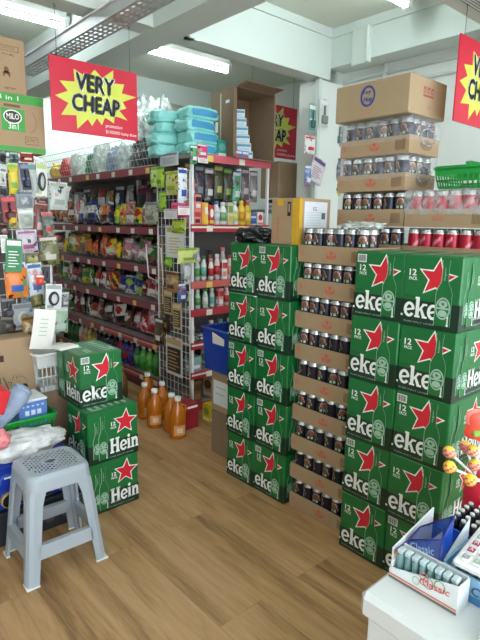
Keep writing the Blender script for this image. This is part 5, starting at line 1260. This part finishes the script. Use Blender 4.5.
m.face([i, i+1, i+2], WHT); m.face([i+6, i+5, i+4], WHT); m.face([i, i+2, i+6, i+4], WHT)
Q = Print(m, (.010, hw_, 0), (1,0,0), (0,0,1), .14, .052)
for k, c in enumerate(((226,190,60), (226,120,60), (120,110,180))): Q.poly([(.0, .036+k*.004), (.05, .036+k*.004), (.05, .040+k*.004), (.0, .040+k*.004)], cm(*c, rough=.4), 1)
m.build('side_flap', t)
# blue acrylic holder
t = thing('blue_holder', 'dark blue translucent wedge holder between lighters and pale blue box', 'holder', (.801, .398, KZ+.0005), 0)
BA = film('blue_acrylic', (24, 70, 170), .90, .1, 6)
m = MB(); v = [(0, .032, 0), (0, -.030, 0), (0, -.030, .088), (0, .032, .056), (.04, .032, 0), (.04, -.030, 0), (.04, -.030, .118), (.04, .032, .066)]
i = m.verts(v)
for f in ((0,1,2,3),(5,4,7,6),(4,0,3,7),(1,5,6,2),(0,4,5,1)): m.face([i+k for k in f], BA)
P = Print(m, (0, .032, 0), (0,-1,0), (0,0,1), .062, .08); P.text('Classic', .006, .040, .015, cm(170, 200, 230, .4), 1, .046, .004, .1, .25)
m.build('holder_body', t)
m = MB()
for a_, b_ in ((3,2),(2,6),(6,7),(7,3),(1,2),(0,3)): m.tube([v[a_], v[b_]], .0016, cm(20, 36, 110, .3), 5)
m.build('edge_trim', t)
# pale blue lighter box with calculator
t = thing('pale_blue_box', 'pale blue open display box under the calculator', 'display box', (.803, .290, KZ+.0005), 0)
LB = cm(132, 176, 206, .4); LBD = cm(70, 130, 186, .4)
ya, yb_ = -.13, .074
m = MB(); m.box(0, .003, ya, yb_, 0, .046, LB); m.box(.003, .10, ya, yb_, 0, .003, LB); m.box(.003, .10, yb_-.003, yb_, .003, .05, LB); m.box(.097, .10, ya, yb_-.003, .003, .05, cm(226, 230, 232, .4)); m.box(.003, .097, ya, ya+.003, .003, .05, LB)
P = Print(m, (0, yb_, 0), (0,-1,0), (0,0,1), yb_-ya, .046); P.poly([(0, 0), (.2, 0), (.2, .026), (0, .008)], LBD, 1); P.text('Classic', .052, .016, .016, cm(30, 50, 110, .4), 2, .06, .004, .15)
m.poly([(.005, yb_+.001, .046), (.098, yb_+.001, .046), (.098, yb_+.001, .092)], cm(210, 222, 228, .4)); m.poly([(.005, yb_+.002, .046), (.098, yb_+.002, .092), (.098, yb_+.002, .046)], cm(210, 222, 228, .4))
m.build('display_tray', t)
BLG = mk('lighter_blue', (110, 170, 200), .2, trans=.2)
for r in range(3):
    for k in range(9):
        m = MB(); x = .018+r*.026; y = yb_-.014-k*.0155; m.lathe([(.0055,0),(.0062,.002),(.0062,.034),(.0055,.036)], BLG, (x, y, .004), 8, sx=1.3); m.box(x-.006, x+.006, y-.004, y+.004, .040, .046, STEEL); m.build('lighter', t)
CAL = cm(226, 228, 228, .35)
t = thing('calculator', 'white desk calculator with big grey and red keys', 'calculator', (.800, .290, KZ+.0535), 0)
t.rotation_euler = (0, -.10, .06)
m = MB(); m.box(0, .16, -.055, .055, 0, .014, CAL, .004); m.build('casing', t)
m = MB(); m.box(.118, .152, -.046, .046, .0135, .019, cm(60, 66, 66, .3), .003); m.build('screen', t)
KG, KR, KGN, KDK = cm(150, 156, 166, .4), cm(150, 60, 84, .4), cm(150, 176, 160, .4), cm(90, 96, 104, .4)
for r in range(5):
    for c in range(5):
        m = MB(); x = .008+r*.0215; y = .046-c*.0195
        col = KR if (c == 0 and r in (1, 2)) else KGN if (c == 1 and r == 0) else KDK if c == 4 else KG
        m.box(x, x+.0165, y-.016, y, .0135, .0175, CAL, .002); m.box(x+.002, x+.0145, y-.014, y-.002, .0172, .019, col, .0015)
        Print(m, (x+.005, y-.005, .019), (0,-1,0), (1,0,0), .01, .01).text(['0', '1', '4', '7', '%'][r] if c == 1 else ['.', '2', '5', '8', '+'][r] if c == 2 else ['=', '3', '6', '9', '-'][r] if c == 3 else ['C', 'A', 'M', 'R', 'S'][r] if c == 0 else ['+', '-', 'x', '/', '='][r], 0, 0, .007, PWHITE, 1)
        m.build('key', t)
# white box at the counter edge
m = MB(); m.box(-.03, .04, -.04, .04, 0, .03, cm(214, 216, 216, .4), .003); p = at(470, 618, Z=KZ+.03); o = m.build('white_box', None, (.755, .225, KZ+.0005)); tag(o, 'small plain white box at the counter edge below the pale blue box', 'box')
# black lighters rack
t = thing('lighter_rack', 'black stepped rack of dark lighters beyond the pale blue box', 'rack', (.965, .385, KZ+.0005), 0)
m = MB(); m.box(-.062, .035, -.040, .028, 0, .022, BLACKP, .003); m.build('rack_body', t)
for r in range(3):
    for k in range(5):
        m = MB(); x = -.048+k*.0185; y = .018-r*.020
        m.lathe([(.006,.020),(.0072,.022),(.0072,.066),(.006,.068)], cm(30, 30, 36, .25), (x, y, 0), 10, sx=1.15); m.lathe([(.0045,.068),(.0045,.072)], cm(206, 208, 210, .3), (x-.001, y, 0), 10); m.build('lighter', t)
m = MB(); m.box(-.066, -.062, -.040, .028, 0, .055, mk('blue_clear', (40, 90, 210), .2, trans=.3)); m.build('blue_end_panel', t)
# lollipops
t = thing('lollipop_stand', 'red lollipop stand with yellow sockets beyond the lighter rack', 'stand', (1.055, .402, KZ+.0005), 0)
m = MB(); m.lathe([(.040,0),(.044,.01),(.044,.07),(.038,.105),(.022,.118)], cm(206, 24, 56, .3), n=20); m.build('stand_base', t)
for k in range(8):
    a = k*PI/4; m = MB(); m.lathe([(.006,0),(.006,.005)], cm(226, 176, 40, .4), (.033*math.cos(a), .033*math.sin(a), .108), 8); m.build('socket', t)
WR = [cm(214,150,120,.3), cm(224,176,70,.3), cm(196,120,120,.3), cm(210,170,130,.3)]
def lolly(px, py, Y, base, lab, k):
    h = at(px, py, Y=Y); t = thing('lollipop', lab, 'lollipop', (0,0,0), 0, 'wrapped lollipops on the stand'); r = .0118
    m = MB(); nu, nv = 14, 10
    def pt(u, v): th = PI*v; n = 1+.05*math.sin(u*2*PI*7); return tuple(h+Vector((math.sin(th)*math.cos(2*PI*u)*n, math.sin(th)*math.sin(2*PI*u)*n, math.cos(th)))*r)
    m.grid(pt, nu, nv, WR[k % 4], True, lambda u, v: cm(230, 186, 50, .3) if v < .33 else WR[k % 4] if (int(u*14)+int(v*10)) % 3 else cm(176, 60, 80, .35), None, True); m.build('candy', t)
    b = Vector(base); d = (b-h).normalized(); m = MB(); m.tube([h+d*r*.85, b], .0026, PWHITE, 6); m.build('stick', t)
    m = MB(); m.lathe([(.004,-.006),(.009,.0),(.006,.005)], WR[k % 4], tuple(h+d*r*1.15), 8); m.build('wrapper_twist', t)
lolly(449, 452, .425, (1.030, .412, KZ+.108), 'leftmost upper wrapped lollipop before the green cases', 0)
lolly(449.5, 467, .405, (1.025, .395, KZ+.108), 'leftmost lower wrapped lollipop before the green cases', 1)
lolly(465, 446, .435, (1.045, .425, KZ+.112), 'wrapped lollipop at the top left of the orange topper', 2)
lolly(473, 451, .40, (1.055, .41, KZ+.115), 'wrapped lollipop just under the orange topper', 3)
lolly(474, 465, .395, (1.065, .40, KZ+.115), 'wrapped lollipop in the middle near the right frame edge', 0)
lolly(470, 480, .368, (1.05, .375, KZ+.110), 'lowest wrapped lollipop in front of the red stand', 1)
# display topper: a plain rounded fruit-like shape with a green leaf
h = at(481, 424, Y=.405)
t = thing('stand_topper', 'orange red rounded candy topper with green strip at right edge', 'display topper', (h.x, .40, h.z), FACE_X*.55)
m = MB()
def tp(u, v, s): 
    a = 2*PI*u; R = (.037+.004*math.cos(5*a))*v; return (R*math.cos(a), s*.012*math.sqrt(max(0, 1-v*v)), R*math.sin(a)*1.05)
RO = cm(214, 74, 56, .35); PKT = cm(226, 130, 120, .35)
m.grid(lambda u, v: tp(u, v, -1), 30, 6, RO, True, lambda u, v: PKT if u < .5 and v > .75 else RO); m.grid(lambda u, v: tp(u, v, 1), 30, 6, RO, True, None, None, True); m.build('topper_body', t)
m = MB(); m.M = Matrix.Translation((-.004, -.012, -.012)) @ Matrix.Rotation(-.25, 4, 'Y'); m.box(-.018, .022, -.003, .003, -.006, .006, cm(120, 170, 60, .4), .002); m.build('green_strip', t)
m = MB(); m.tube([(0, .006, -.03), (-.005, .01, KZ+.118-h.z)], .004, PWHITE, 6); m.build('support_rod', t)

# ------------------------------------------------------------------ daylight, camera, view
w = bpy.data.worlds.new('daylight'); sc.world = w; w.use_nodes = True
w.node_tree.nodes['Background'].inputs[0].default_value = (.86, .93, 1, 1); w.node_tree.nodes['Background'].inputs[1].default_value = 1.9
cd = bpy.data.cameras.new('camera'); cam = bpy.data.objects.new('camera', cd); C.objects.link(cam)
cd.sensor_fit = 'VERTICAL'; cd.sensor_height = 24; cd.lens = FPX/640*24; cd.clip_start = .02
M = Matrix((RGT, UPV, -FWD)).transposed().to_4x4(); M.translation = (0, 0, CAMH); cam.matrix_world = M
sc.camera = cam
sc.view_settings.view_transform = 'Standard'; sc.view_settings.look = 'None'; sc.view_settings.gamma = 1; sc.view_settings.use_curve_mapping = False
sc.view_settings.exposure = 1.65
for l, v in LABELS.items():
    n = len(l.split())
    if n > 16 or n < 4: print('LABEL LENGTH', n, l)
    if len(v) > 1: print('DUP', l, v)
